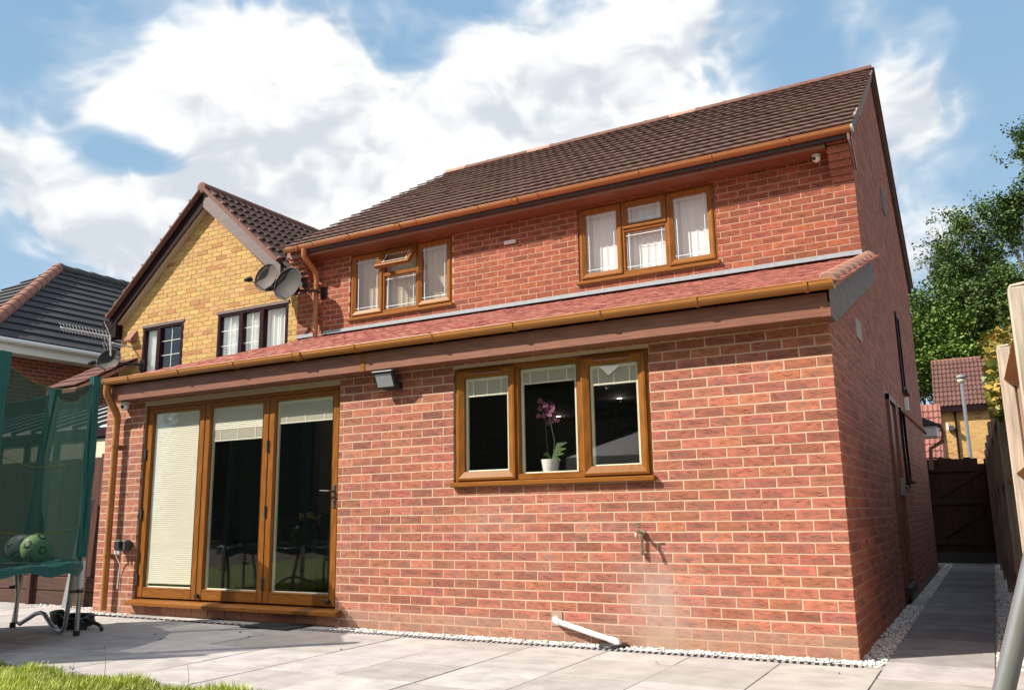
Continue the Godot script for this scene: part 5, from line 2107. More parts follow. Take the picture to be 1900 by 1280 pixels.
func build_fences() -> void:
	var r := RandomNumberGenerator.new()
	r.seed = 601
	var f := thing("timber_fence", "tall weathered timber fence of posts, rails and upright boards along the side path", "fence")
	var zs := [2.20, 0.25, -1.6, -3.5, -5.4, -7.3, -9.2, -10.9]
	for i in zs.size():
		var z: float = zs[i]
		var x: float = 0.985 + (z - 0.3) * 0.0142
		var mb := MB.new()
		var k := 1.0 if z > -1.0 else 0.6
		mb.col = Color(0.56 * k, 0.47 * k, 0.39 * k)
		var hgt := 1.94 - (0.02 if i % 2 == 1 else 0.0) - (0.09 if i == 0 else 0.0)
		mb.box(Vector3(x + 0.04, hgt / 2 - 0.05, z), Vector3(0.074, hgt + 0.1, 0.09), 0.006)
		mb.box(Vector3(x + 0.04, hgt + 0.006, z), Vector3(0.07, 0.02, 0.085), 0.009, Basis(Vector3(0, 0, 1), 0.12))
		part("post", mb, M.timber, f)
		if i == zs.size() - 1:
			break
		var z2: float = zs[i + 1]
		var x2: float = 0.985 + (z2 - 0.3) * 0.0142
		for y in [0.40, 1.16, 1.72]:
			mb = MB.new()
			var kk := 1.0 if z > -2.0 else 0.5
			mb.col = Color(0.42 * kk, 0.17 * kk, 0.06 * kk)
			var a := Vector3(x + 0.083, y, z - 0.05)
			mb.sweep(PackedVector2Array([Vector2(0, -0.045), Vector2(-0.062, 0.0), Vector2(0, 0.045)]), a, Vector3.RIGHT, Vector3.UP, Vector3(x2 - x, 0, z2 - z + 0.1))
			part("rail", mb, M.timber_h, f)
		var s := 0.0
		var ln := z - z2
		while s < ln - 0.01:
			var w := minf(0.112, ln - s)
			var t := (s + w / 2) / ln
			var sun := r.randf_range(0.8, 1.1)
			var c := Color(0.36 * sun, 0.205 * sun, 0.13 * sun).lerp(Color(0.42, 0.31, 0.26), r.randf() * 0.6)
			mb = board_mesh(w - 0.002, 1.78 + r.randf_range(-0.008, 0.008), 0.012 + 0.006 * (int(s * 10) % 2), c, r)
			var o := part("board", mb, M.timber, f)
			o.position = Vector3(lerpf(x, x2, t) + 0.092, 0.06, z - s - w / 2)
			o.rotation.y = PI / 2
			s += 0.112
	# gate at the end of the path
	var g := thing("side_gate", "dark brown ledged and braced timber gate closing the far end of the path", "gate", Vector3(0, 0, -10.9))
	var x := -0.10
	while x < 0.80:
		var c := Color(0.055, 0.020, 0.014) * r.randf_range(0.8, 1.3)
		c.a = 1
		var mb := board_mesh(0.106, 1.60 + r.randf_range(-0.02, 0.02) - (0.12 if x > 0.64 and x < 0.72 else 0.0), 0.02, c, r)
		var o := part("board", mb, M.timber, g)
		o.position = Vector3(x + 0.05, 0.20, 0.004 * (int(round(x * 10)) % 2))
		x += 0.1
	for y in [0.36, 1.05, 1.62]:
		var mb := MB.new()
		mb.col = Color(0.05, 0.02, 0.015)
		mb.bx(-0.09, 0.80, y - 0.05, y + 0.05, 0.012, 0.045, 0.004)
		part("ledge", mb, M.timber_h, g)
	for y in [0.41, 1.10]:
		var mb := MB.new()
		mb.col = Color(0.05, 0.02, 0.015)
		mb.bar(Vector3(-0.05, y, 0.028), Vector3(0.76, y + 0.50, 0.028), 0.03, 0.09)
		part("brace", mb, M.timber_h, g)
	var mb := MB.new()
	mb.col = Color(0.06, 0.025, 0.02)
	mb.bx(-0.20, -0.11, 0, 1.86, -0.05, 0.04, 0.005)
	part("gate_post", mb, M.timber, g)
	mb = MB.new()
	mb.bx(-0.1, 0.85, 0.0, 0.205, -0.06, -0.012, 0.005)
	part("threshold", mb, M.charcoal, g)
	# fence beside the trampoline
	var l := thing("brown_fence", "dark red-brown timber fence behind the trampoline, left of the extension", "fence", Vector3(0, 0, -0.3))
	x = -13.6
	while x < -8.02:
		var c := Color(0.085, 0.028, 0.018) * r.randf_range(0.75, 1.3)
		c.a = 1
		var bm := board_mesh(0.118, 1.38 if x < -8.35 else 1.42, 0.016, c, r)
		var o := part("board", bm, M.timber, l)
		o.position = Vector3(x + 0.06, 0.33, 0)
		x += 0.12
	for k in 4:
		for q in 2:
			mb = MB.new()
			mb.col = Color(0.10, 0.045, 0.030) * (0.8 + 0.3 * r.randf())
			mb.bx(-13.6 + k * 1.40, -13.6 + k * 1.40 + 1.385, q * 0.165, q * 0.165 + 0.158, -0.03, 0.035, 0.008)
			part("gravel_board", mb, M.timber_h, l)
	for k in 4:
		mb = MB.new()
		mb.col = Color(0.08, 0.028, 0.02)
		mb.bx(-12.25 + k * 1.4, -12.17 + k * 1.4, 0, 1.75, 0.012, 0.09, 0.006)
		part("post", mb, M.timber, l)
	mb = MB.new()
	mb.bar(Vector3(-8.50, 0.0, -0.12), Vector3(-8.34, 1.22, -0.20), 0.10, 0.07, Vector3(0, 0, 1), 0.006)
	tag(part("concrete_post", mb, M.grey_box), "grey concrete spur post leaning between the brown fence and the brick pier", "post")
	# pole leaning in the corner of the picture
	mb = MB.new()
	mb.tube([Vector3(0.655, 0.0, 4.0), Vector3(1.035, 1.19, 4.0)], 0.0215, 16)
	tag(part("metal_pole", mb, M.steel), "smooth grey metal pole leaning against the timber fence, close to the viewer", "pole")
	# climber over the fence top
	var lm := MB.new()
	for k in 3:
		var a := TAU * k / 3.0
		var d := Vector3(cos(a), 0.25, sin(a)) * 0.06
		var w := Vector3(-sin(a), 0, cos(a)) * 0.024
		lm.quad(Vector3.ZERO, d * 0.5 + w, d, d * 0.5 - w, Vector3.UP)
	var xf := []
	var cols := []
	for i in 300:
		var u := r.randf()
		var p := Vector3(1.05 + r.randf_range(-0.12, 0.12), lerpf(2.20, 1.62, pow(u, 1.3)), -1.0 + r.randf_range(-0.55, 0.45))
		if p.x > 1.0 and p.y < 1.85:
			p.x = 1.0 - r.randf_range(0.0, 0.05)
		xf.append(Transform3D(Basis.from_euler(Vector3(r.randf_range(-1, 1), r.randf() * TAU, r.randf_range(-1, 1))) * Basis.from_scale(Vector3.ONE * r.randf_range(0.6, 1.3)), p))
		cols.append(Color(0.10, 0.17, 0.03).lerp(Color(0.42, 0.26, 0.05), clampf(r.randf() * 1.3 - 0.3 + (p.y - 1.8) * 0.7, 0, 1)))
	var cp := thing("climbing_plant", "yellow and green leafy climber hanging over the fence top", "climber")
	multi("leaves", lm.mesh(), M.leaf, xf, cp, cols)
	mb = MB.new()
	mb.tube([Vector3(1.10, 1.2, -1.0), Vector3(1.06, 1.7, -0.95), Vector3(1.0, 2.0, -1.0), Vector3(0.95, 1.8, -1.2)], 0.01, 5)
	part("stem", mb, M.bark, cp)


# ---------------------------------------------------------------- neighbouring houses
func yellow_top(u: float) -> float:
	return 6.12 - 0.868 * absf(u - 2.015)


func yellow_tint(_u: float, y: float, r: RandomNumberGenerator) -> Color:
	var k := r.randf_range(0.44, 0.54)
	var dark := 0.10 + 0.10 * sin(y * 9.0)
	if r.randf() < dark:
		return Color(k * 0.80, k * 0.62, k * 0.62)
	return Color(k, k * r.randf_range(0.94, 1.03), k * r.randf_range(0.9, 1.08))


func upvc_window(h: Node3D, x0: float, x1: float, y0: float, y1: float, z: float, divs: Array, grilles: Array) -> void:
	var w := group_part("window", h)
	var mb := MB.new()
	mb.bx(x0, x0 + 0.055, y0, y1, z - 0.07, z + 0.012, 0.004)
	mb.bx(x1 - 0.055, x1, y0, y1, z - 0.07, z + 0.012, 0.004)
	mb.bx(x0 + 0.055, x1 - 0.055, y0, y0 + 0.05, z - 0.07, z + 0.012, 0.004)
	mb.bx(x0 + 0.055, x1 - 0.055, y1 - 0.05, y1, z - 0.07, z + 0.012, 0.004)
	for d in divs:
		mb.bx(d - 0.045, d + 0.045, y0 + 0.05, y1 - 0.05, z - 0.069, z + 0.018, 0.006)
	part("frame", mb, M.plum_frame, w)
	mb = MB.new()
	mb.bx(x0 - 0.02, x1 + 0.02, y1 - 0.012, y1 + 0.035, z - 0.02, z + 0.026, 0.004)
	part("head_trim", mb, M.mauve, w)
	var e := [x0 + 0.01]
	e.append_array(divs)
	e.append(x1 - 0.01)
	for k in e.size() - 1:
		var a: float = e[k] + 0.045
		var b: float = e[k + 1] - 0.045
		add_pane(w, a, b, y0 + 0.05, y1 - 0.05, z - 0.03, M.glass)
		if grilles[k] > 0:
			mb = MB.new()
			mb.bx((a + b) / 2 - 0.004, (a + b) / 2 + 0.004, y0 + 0.05, y1 - 0.05, z - 0.026, z - 0.022)
			var gy := y0 + 0.22
			while gy < y1 - 0.1:
				mb.bx(a, b, gy - 0.0035, gy + 0.0035, z - 0.0215, z - 0.0185)
				gy += 0.24
			part("glazing_bar", mb, M.net_curtain, w)
		if grilles[k] != 1:
			curtain(w, a - 0.03, b + 0.03, y0 + 0.03, y1 - 0.03, z - 0.085)


func curtain(p: Node, x0: float, x1: float, y0: float, y1: float, z: float) -> void:
	var mb := MB.new()
	var n := 36
	var pt := []
	for i in n + 1:
		var f := float(i) / n
		pt.append(Vector3(lerpf(x0, x1, f), 0, z + 0.014 * sin(f * 47.0 + x0) + 0.008 * sin(f * 23.0)))
	for i in n:
		mb.quad(pt[i] + Vector3.UP * y0, pt[i + 1] + Vector3.UP * y0, pt[i + 1] + Vector3.UP * y1, pt[i] + Vector3.UP * y1, Vector3(0, 0, 1))
	part("net_curtain", mb, M.net_curtain, p)


func build_yellow_house() -> void:
	var r := RandomNumberGenerator.new()
	r.seed = 701
	var h := thing("yellow_house", "yellow brick neighbouring house with a steep gable and dark plum window frames", "house")
	var ops := [[-11.33, -10.345, 3.15, 4.137], [-9.545, -8.05, 3.15, 4.145]]
	var mb := MB.new()
	slab_wall(mb, -11.9, -7.875, -0.06, 4.36, -3.1, -3.004, ops)
	mb.sweep(PackedVector2Array([Vector2(-11.9, 4.36), Vector2(-7.875, 4.36), Vector2(-9.885, 6.11)]), Vector3(0, 0, -3.1), Vector3.RIGHT, Vector3.UP, Vector3(0, 0, 0.096))
	var wl := part("gable_wall", mb, M.mortar_yellow, h)
	var list := []
	var uo := []
	for o in ops:
		uo.append([o[0] + 11.9, o[1] + 11.9, o[2], o[3]])
	lay_bricks(list, wl, Vector3(-11.9, 0, -3.004), Vector3.RIGHT, 4.03, 2.7, 6.1, 0.02, false, true, uo, yellow_top, yellow_tint, 702, 0.005)
	raise_bricks(list, 300, M.yellow, 703)
	mb = MB.new()
	mb.bx(-11.9, -11.8, -0.06, 4.4, -9.9, -3.1)
	mb.bx(-11.8, -7.9, -0.06, 4.4, -9.9, -9.8)
	mb.bx(-11.8, -7.9, 2.9, 4.5, -6.0, -5.9)
	mb.bx(-9.95, -9.85, 2.9, 4.5, -5.9, -3.1)
	part("inner_wall", mb, M.room_pale, h)
	mb = MB.new()
	mb.bx(-11.8, -7.9, 2.7, 2.75, -5.9, -3.1)
	mb.bx(-11.8, -7.9, 4.37, 4.42, -5.9, -3.1)
	part("floor", mb, M.room_floor, h)
	upvc_window(h, -11.33, -10.345, 3.16, 4.135, -3.004, [-10.925], [0, 1])
	upvc_window(h, -9.545, -8.05, 3.16, 4.143, -3.004, [-9.03, -8.585], [2, 2, 0])
	# roof: decks, boards, tiles
	var rf := group_part("roof", h)
	mb = MB.new()
	mb.sweep(PackedVector2Array([Vector2(-9.885, 6.20), Vector2(-9.885, 6.275), Vector2(-12.15, 4.31), Vector2(-12.15, 4.23)]), Vector3(0, 0, -9.9), Vector3.RIGHT, Vector3.UP, Vector3(0, 0, 7.0))
	mb.sweep(PackedVector2Array([Vector2(-9.885, 6.20), Vector2(-9.885, 6.275), Vector2(-7.70, 4.37), Vector2(-7.70, 4.29)]), Vector3(0, 0, -9.9), Vector3.RIGHT, Vector3.UP, Vector3(0, 0, 7.0))
	part("roof_deck", mb, M.charcoal, rf)
	var left := Vector3(-2.265, -1.965, 0).normalized()
	var right := Vector3(2.185, -1.905, 0).normalized()
	for s in [[left, M.plum, 2.98], [right, M.mauve, 2.35]]:
		mb = MB.new()
		var d: Vector3 = s[0]
		var dn := Vector3(d.y, -d.x, 0) * (1.0 if d.x > 0 else -1.0)
		var a := Vector3(-9.885, 6.265, -2.865)
		var L: float = s[2]
		var b := a + d * L
		var q := [a, b, b + Vector3(0, -0.24, 0), a + Vector3(0, -0.30, 0)]
		mb.quad(q[0], q[1], q[2], q[3], Vector3(0, 0, 1))
		mb.quad(q[0] - Vector3(0, 0, 0.025), q[1] - Vector3(0, 0, 0.025), q[2] - Vector3(0, 0, 0.025), q[3] - Vector3(0, 0, 0.025), Vector3(0, 0, -1))
		mb.quad(q[2], q[3], q[3] - Vector3(0, 0, 0.025), q[2] - Vector3(0, 0, 0.025), Vector3.DOWN)
		mb.quad(q[1], q[2], q[2] - Vector3(0, 0, 0.025), q[1] - Vector3(0, 0, 0.025), d)
		part("bargeboard", mb, s[1], rf)
		mb = MB.new()
		var f0 := a + Vector3(0, -0.285, -0.025)
		mb.quad(f0, f0 + d * (L - 0.3), f0 + d * (L - 0.3) - Vector3(0, 0, 0.115), f0 - Vector3(0, 0, 0.115), Vector3.DOWN)
		mb.quad(f0 + Vector3(0, 0.012, 0), f0 + d * (L - 0.3) + Vector3(0, 0.012, 0), f0 + d * (L - 0.3) - Vector3(0, -0.012, 0.115), f0 - Vector3(0, -0.012, 0.115), Vector3.UP)
		part("soffit", mb, M.tan_soffit, rf)
	mb = MB.new()
	mb.bx(-12.14, -11.88, 4.02, 4.29, -3.02, -2.87, 0.006)
	mb.bx(-12.14, -11.9, 4.06, 4.28, -9.0, -3.02)
	part("box_end", mb, M.plum, rf)
	mb = MB.new()
	mb.tube([Vector3(-12.20, 4.27, -9.0), Vector3(-12.20, 4.27, -2.86)], 0.055, 10)
	part("gutter", mb, M.plum, rf)
	var vars := []
	for i in 10:
		var k := r.randf_range(0.78, 1.12)
		vars.append(roman_tile(0.298, 0.37, 0.042, 2, 0.018, Color(0.070 * k, 0.036 * k, 0.033 * k), 0.028))
	var up := -right
	var nm := Vector3(-up.y, up.x, 0)
	if nm.y < 0:
		nm = -nm
	var tb := Basis(Vector3(0, 0, -1), up, nm)
	var spots := []
	for row in 10:
		for c in 20:
			var t := Transform3D(tb, Vector3(-7.70, 4.375, -2.84) + up * (row * 0.285) + Vector3(0, 0, -0.30 * c) + nm * 0.005)
			spots.append([t, r.randi_range(0, 9)])
	lay_tiles(spots, vars, 200, M.tile, rf)
	# verge tiles with their pale clips
	for s in [left, right]:
		for k in 10:
			var p := Vector3(-9.885, 6.285, -2.83) + (s as Vector3) * (0.05 + k * 0.285)
			if s == right and k > 7:
				break
			mb = MB.new()
			var d: Vector3 = s
			var u := Vector3(-d.y, d.x, 0)
			if u.y < 0:
				u = -u
			mb.box(p + d * 0.145 + u * (0.012 if d.x > 0 else -0.008), Vector3(0.30, 0.055 if d.x > 0 else 0.035, 0.10), 0.008, Basis(d, u, d.cross(u)))
			part("verge_tile", mb, M.ridge, rf)
			mb = MB.new()
			mb.box(p + d * 0.27 + u * 0.045, Vector3(0.035, 0.05, 0.06), 0.008, Basis(d, u, d.cross(u)))
			part("verge_clip", mb, M.terracotta_pink if d.x > 0 else M.ridge, rf)
	var z := -2.80
	while z > -9.5:
		mb = MB.new()
		mb.lathe([Vector2(0, 0), Vector2(0.09, 0), Vector2(0.095, 0.02), Vector2(0.088, 0.05), Vector2(0.088, 0.43), Vector2(0, 0.43)], Vector3(-9.885, 6.285, z), Basis(Vector3(1, 0, 0), -PI / 2), 16)
		part("ridge_tile", mb, M.ridge, rf)
		z -= 0.435
	# hooded vent
	mb = MB.new()
	mb.sweep(PackedVector2Array([Vector2(0, 0), Vector2(0, 0.20), Vector2(0.12, 0.03), Vector2(0.12, 0.0)]), Vector3(-11.66, 3.93, -3.0), Vector3(0, 0, 1), Vector3.UP, Vector3(0.17, 0, 0))
	part("hooded_vent", mb, M.terracotta, h)
	mb = MB.new()
	mb.sweep(PackedVector2Array([Vector2(-3.0, 3.54), Vector2(-3.0, 3.60), Vector2(-1.95, 3.02), Vector2(-1.95, 2.95)]), Vector3(-12.2, 0, 0), Vector3(0, 0, 1), Vector3.UP, Vector3(0.75, 0, 0))
	part("lean_to_roof", mb, M.terracotta, h)
	var lt := []
	vars = []
	for i in 5:
		var k := r.randf_range(0.8, 1.1)
		vars.append(plain_tile(0.26, 0.3, 0.014, Color(0.16 * k, 0.06 * k, 0.05 * k), 0.014, r))
	var su := Vector3(0, 0.58, -1.05).normalized()
	for row in 5:
		for c in 3:
			lt.append([Transform3D(Basis(Vector3.RIGHT, su, Vector3(0, 1.05, 0.58).normalized()), Vector3(-12.22 + c * 0.265, 3.035, -1.93) + su * row * 0.245), r.randi_range(0, 4)])
	lay_tiles(lt, vars, 40, M.tile, h)


func build_conservatory() -> void:
	var c := thing("conservatory", "lean-to conservatory with white panelled roof and dark bars behind the green net", "conservatory")
	var z0 := -0.85
	var z1 := -2.4
	var y0 := 2.16
	var y1 := 2.75
	var x := -13.4
	while x < -8.5:
		var mb := MB.new()
		mb.sweep(PackedVector2Array([Vector2(z0, y0), Vector2(z0, y0 + 0.02), Vector2(z1, y1 + 0.02), Vector2(z1, y1)]), Vector3(x + 0.03, 0, 0), Vector3(0, 0, 1), Vector3.UP, Vector3(0.40, 0, 0))
		part("roof_panel", mb, M.poly, c)
		mb = MB.new()
		mb.bar(Vector3(x, y0 + 0.015, z0 + 0.02), Vector3(x, y1 + 0.015, z1), 0.06, 0.07)
		part("glazing_bar", mb, M.charcoal, c)
		x += 0.46
	var mb := MB.new()
	mb.bx(-13.4, -8.45, 2.03, 2.14, -0.92, -0.82, 0.01)
	part("eaves_beam", mb, M.plum_frame, c)
	mb = MB.new()
	mb.bx(-13.4, -8.45, 0, 1.60, -0.90, -0.84)
	part("low_wall", mb, M.plum_frame, c)
	x = -13.4
	while x < -8.5:
		mb = MB.new()
		mb.bx(x + 0.04, x + 0.62, 1.62, 2.02, -0.88, -0.87)
		part("window_blind", mb, M.cream, c)
		mb = MB.new()
		mb.bx(x - 0.035, x + 0.035, 1.60, 2.03, -0.90, -0.83, 0.005)
		part("mullion", mb, M.plum_frame, c)
		x += 0.66
	mb = MB.new()
	mb.bx(-13.4, -8.45, 0.0, 2.7, -2.5, -2.4)
	part("back_wall", mb, M.plum, c)


func build_hip_house() -> void:
	var r := RandomNumberGenerator.new()
	r.seed = 801
	var h := thing("hipped_house", "dark red brick house with a hipped roof of dark grey tiles and white eaves", "house")
	var mb := MB.new()
	mb.bx(-15.5, -15.354, -0.06, 4.2, -14.0, -2.7)
	var w := part("side_wall", mb, M.mortar_grey, h)
	mb = MB.new()
	mb.bx(-21.7, -15.5, -0.06, 4.2, -2.8, -2.7)
	var hw := part("rear_wall", mb, M.mortar_grey, h)
	var list := []
	lay_bricks(list, w, Vector3(-15.354, 0, -2.7), Vector3(0, 0, -1), 8.0, 2.4, 4.2, 0.0, false, true, [], no_top, func(_u, _y, q): return Color(0.44, 0.36, 0.30) * q.randf_range(0.62, 0.9), 802)
	lay_bricks(list, hw, Vector3(-21.7, 0, -2.7), Vector3.RIGHT, 6.346, 0.0, 4.1, 0.0, true, false, [], no_top, func(_u, _y, q): return Color(0.44, 0.36, 0.30) * q.randf_range(0.62, 0.9), 804)
	raise_bricks(list, 240, M.red, 803)
	var rf := group_part("roof", h)
	var E := Vector3(-14.95, 4.35, 0)
	var apex := Vector3(-18.5, 7.0, -5.86)
	var cor := Vector3(-14.95, 4.35, -2.31)
	var corl := Vector3(-22.05, 4.35, -2.31)
	var endz := -15.0
	mb = MB.new()
	mb.quad(cor, apex, Vector3(-18.5, 7.0, endz), Vector3(-14.95, 4.35, endz), Vector3(1, 1, 0))
	mb.tri(cor, corl, apex, Vector3(0, 1, 1))
	mb.quad(corl, apex, Vector3(-18.5, 7.0, endz), Vector3(-22.05, 4.35, endz), Vector3(-1, 1, 0))
	part("roof_deck", mb, M.charcoal, rf)
	var rows := 13
	for k in rows:
		var f0 := float(k) / rows
		var f1 := float(k + 1) / rows + 0.01
		var nx := Vector3(2.65, 3.55, 0).normalized()
		var nz := Vector3(0, 2.65, 3.55).normalized()
		for face in 2:
			var a: Vector3
			var b: Vector3
			var c: Vector3
			var d: Vector3
			var n: Vector3
			if face == 0:
				a = cor.lerp(apex, f0); d = cor.lerp(apex, f1)
				b = Vector3(a.x, a.y, endz); c = Vector3(d.x, d.y, endz)
				n = nx
			else:
				a = cor.lerp(apex, f0); d = cor.lerp(apex, f1)
				b = corl.lerp(apex, f0); c = corl.lerp(apex, f1)
				n = nz
			mb = MB.new()
			var cols := 30
			for q in cols:
				var t := r.randf_range(0.8, 1.15)
				mb.col = Color(0.040 * t, 0.040 * t, 0.046 * t)
				var p0 := a.lerp(b, float(q) / cols) + n * 0.05
				var p1 := a.lerp(b, float(q + 1) / cols) + n * 0.05
				var p2 := d.lerp(c, float(q + 1) / cols) + n * 0.012
				var p3 := d.lerp(c, float(q) / cols) + n * 0.012
				mb.quad(p0, p1, p2, p3, n)
				mb.quad(p0, p1, p1 - n * 0.038, p0 - n * 0.038, -(d - a))
			part("tile_course", mb, M.tile_dark, rf)
	for line in [[cor, apex], [apex, Vector3(-18.5, 7.0, endz)]]:
		var ln: float = (line[1] - line[0]).length()
		var dd: Vector3 = (line[1] - line[0]).normalized()
		var s := 0.0
		while s < minf(ln, 9.0):
			mb = MB.new()
			mb.tube([line[0] + dd * s + Vector3(0, 0.03, 0), line[0] + dd * (s + 0.05) + Vector3(0, 0.03, 0), line[0] + dd * (s + 0.42) + Vector3(0, 0.02, 0)], [0.125, 0.13, 0.115], 12)
			part("hip_tile" if line[0] == cor else "ridge_tile", mb, M.terracotta if line[0] == cor else M.charcoal, rf)
			s += 0.42
	mb = MB.new()
	mb.bx(-15.02, -14.985, 4.10, 4.30, endz, -2.35, 0.004)
	mb.bx(-22.0, -15.0, 4.10, 4.30, -2.385, -2.35, 0.004)
	part("fascia", mb, M.white, rf)
	mb = MB.new()
	mb.bx(-15.36, -15.02, 4.10, 4.115, endz, -2.39)
	part("soffit", mb, M.white, rf)
	mb = MB.new()
	mb.tube([Vector3(-14.93, 4.31, endz), Vector3(-14.93, 4.31, -2.3)], 0.055, 10)
	part("gutter", mb, M.white, rf)


func build_far() -> void:
	var r := RandomNumberGenerator.new()
	r.seed = 901
	var h := thing("far_house", "small yellow brick house with brown pantiled roof beyond the side gate", "house", Vector3(0, 0, -32))
	var mb := MB.new()
	mb.bx(-0.62, 4.2, -0.06, 4.85, -4.0, 0.0)
	var wl := part("wall", mb, M.mortar_yellow, h)
	var list := []
	lay_bricks(list, wl, Vector3(-0.62, 0, 0.0), Vector3.RIGHT, 2.6, 2.6, 4.8, 0.0, false, true, [], no_top, yellow_tint, 902)
	raise_bricks(list, 0, M.yellow, 903)
	var rf := group_part("roof", h)
	var sl := Vector3(0, 2.05, -2.0).normalized()
	var nm := Vector3(0, 2.0, 2.05).normalized()
	mb = MB.new()
	mb.sweep(PackedVector2Array([Vector2(0.25, 4.82), Vector2(0.25, 4.86), Vector2(-1.95, 7.0), Vector2(-4.2, 4.86), Vector2(-4.2, 4.82)]), Vector3(-0.78, 0, 0), Vector3(0, 0, 1), Vector3.UP, Vector3(5.2, 0, 0))
	part("roof_deck", mb, M.charcoal, rf)
	var vars := []
	for i in 8:
		var k := r.randf_range(0.8, 1.12)
		vars.append(roman_tile(0.30, 0.36, 0.040, 2, 0.016, Color(0.20 * k, 0.098 * k, 0.082 * k), 0.03))
	var spots := []
	for row in 10:
		for c in 17:
			spots.append([Transform3D(Basis(Vector3.RIGHT, sl, nm), Vector3(-0.80 + c * 0.30, 4.87, 0.29) + sl * row * 0.30), r.randi_range(0, 7)])
	lay_tiles(spots, vars, 120, M.tile, rf)
	for k in 11:
		mb = MB.new()
		mb.tube([Vector3(-0.8 + k * 0.45, 7.0, -1.93), Vector3(-0.36 + k * 0.45, 7.0, -1.93)], 0.12, 10)
		part("ridge_tile", mb, M.terracotta, rf)
	mb = MB.new()
	mb.bx(-0.8, 4.4, 4.66, 4.88, 0.18, 0.30)
	part("gutter", mb, M.plum, h)
	mb = MB.new()
	mb.tube([Vector3(-0.08, 4.7, 0.08), Vector3(-0.13, 1.0, 0.08)], 0.04, 8)
	mb.bx(-0.66, -0.58, 1.0, 4.7, 0.02, 0.1)
	part("downpipe", mb, M.plum, h)
	mb = MB.new()
	mb.tube([Vector3(-0.24, 4.0, 0.05), Vector3(-0.24, 4.02, 0.35)], 0.10, 12)
	part("wall_lamp", mb, M.charcoal, h)
	mb = MB.new()
	mb.bx(-0.42, -0.34, 3.92, 4.22, 0.05, 0.3, 0.02)
	part("wall_box", mb, M.white, h)
	# low building with a pink roof
	var p := thing("pink_roofed_house", "low house with sunlit pink tiled roof left of the lamp post, beyond the gate", "house", Vector3(0, 0, -24))
	mb = MB.new()
	mb.bx(-4.0, -0.36, -0.06, 2.5, -4.0, 0.0)
	part("wall", mb, M.mortar_yellow, p)
	vars = []
	for i in 6:
		var k := r.randf_range(0.85, 1.1)
		vars.append(roman_tile(0.30, 0.36, 0.035, 2, 0.016, Color(0.36 * k, 0.15 * k, 0.12 * k), 0.03))
	sl = Vector3(0, 0.76, -0.65).normalized()
	nm = Vector3(0, 0.65, 0.76).normalized()
	spots = []
	for row in 8:
		for c in 12:
			spots.append([Transform3D(Basis(Vector3.RIGHT, sl, nm), Vector3(-3.93 + c * 0.30, 2.45, 0.2) + sl * row * 0.30), r.randi_range(0, 5)])
	lay_tiles(spots, vars, 60, M.tile, p)
	mb = MB.new()
	mb.sweep(PackedVector2Array([Vector2(0.2, 2.38), Vector2(0.2, 2.43), Vector2(-1.5, 4.2), Vector2(-3.6, 2.38)]), Vector3(-4.0, 0, 0), Vector3(0, 0, 1), Vector3.UP, Vector3(3.66, 0, 0))
	part("roof_deck", mb, M.terracotta, p)
	mb = MB.new()
	mb.tube([Vector3(-4.0, 4.22, -1.45), Vector3(-0.36, 4.22, -1.45)], 0.1, 10)
	part("ridge", mb, M.terracotta_pink, p)
	# lamp post
	var l := thing("lamp_post", "slim grey street lamp post with a short capped lantern in front of the far house", "street lamp", Vector3(0.47, 0, -20))
	mb = MB.new()
	mb.tube([Vector3(0, -0.05, 0), Vector3(0.0, 1.2, 0), Vector3(0.0, 1.3, 0), Vector3(0.0, 4.3, 0)], [0.085, 0.085, 0.055, 0.042], 12)
	part("column", mb, M.steel, l)
	mb = MB.new()
	mb.lathe([Vector2(0.0, 4.28), Vector2(0.05, 4.28), Vector2(0.10, 4.34), Vector2(0.105, 4.40), Vector2(0, 4.40)], Vector3.ZERO, Basis.IDENTITY, 16)
	part("lantern_bowl", mb, M.cream, l)
	mb = MB.new()
	mb.lathe([Vector2(0.0, 4.40), Vector2(0.12, 4.40), Vector2(0.115, 4.49), Vector2(0.05, 4.52), Vector2(0, 4.52)], Vector3.ZERO, Basis.IDENTITY, 16)
	part("lantern_cap", mb, M.grey_box, l)


# ---------------------------------------------------------------- trees
func leaf_clump(r: RandomNumberGenerator, n: int, spread: float, size: float) -> MB:
	var mb := MB.new()
	for k in n:
		var c := Vector3(r.randf_range(-1, 1), r.randf_range(-1, 1), r.randf_range(-1, 1)) * spread
		var b := Basis.from_euler(Vector3(r.randf_range(-1.1, 0.5), r.randf() * TAU, r.randf_range(-0.7, 0.7)))
		var s := size * r.randf_range(0.7, 1.25)
		var t := r.randf_range(0.72, 1.0)
		mb.col = Color(t, t, t * r.randf_range(0.7, 1.0))
		mb.quad(c, c + b * Vector3(s * 0.42, 0.05 * s, s * 0.5), c + b * Vector3(0, -0.08 * s, s), c + b * Vector3(-s * 0.42, 0.05 * s, s * 0.5), b.y)
	return mb


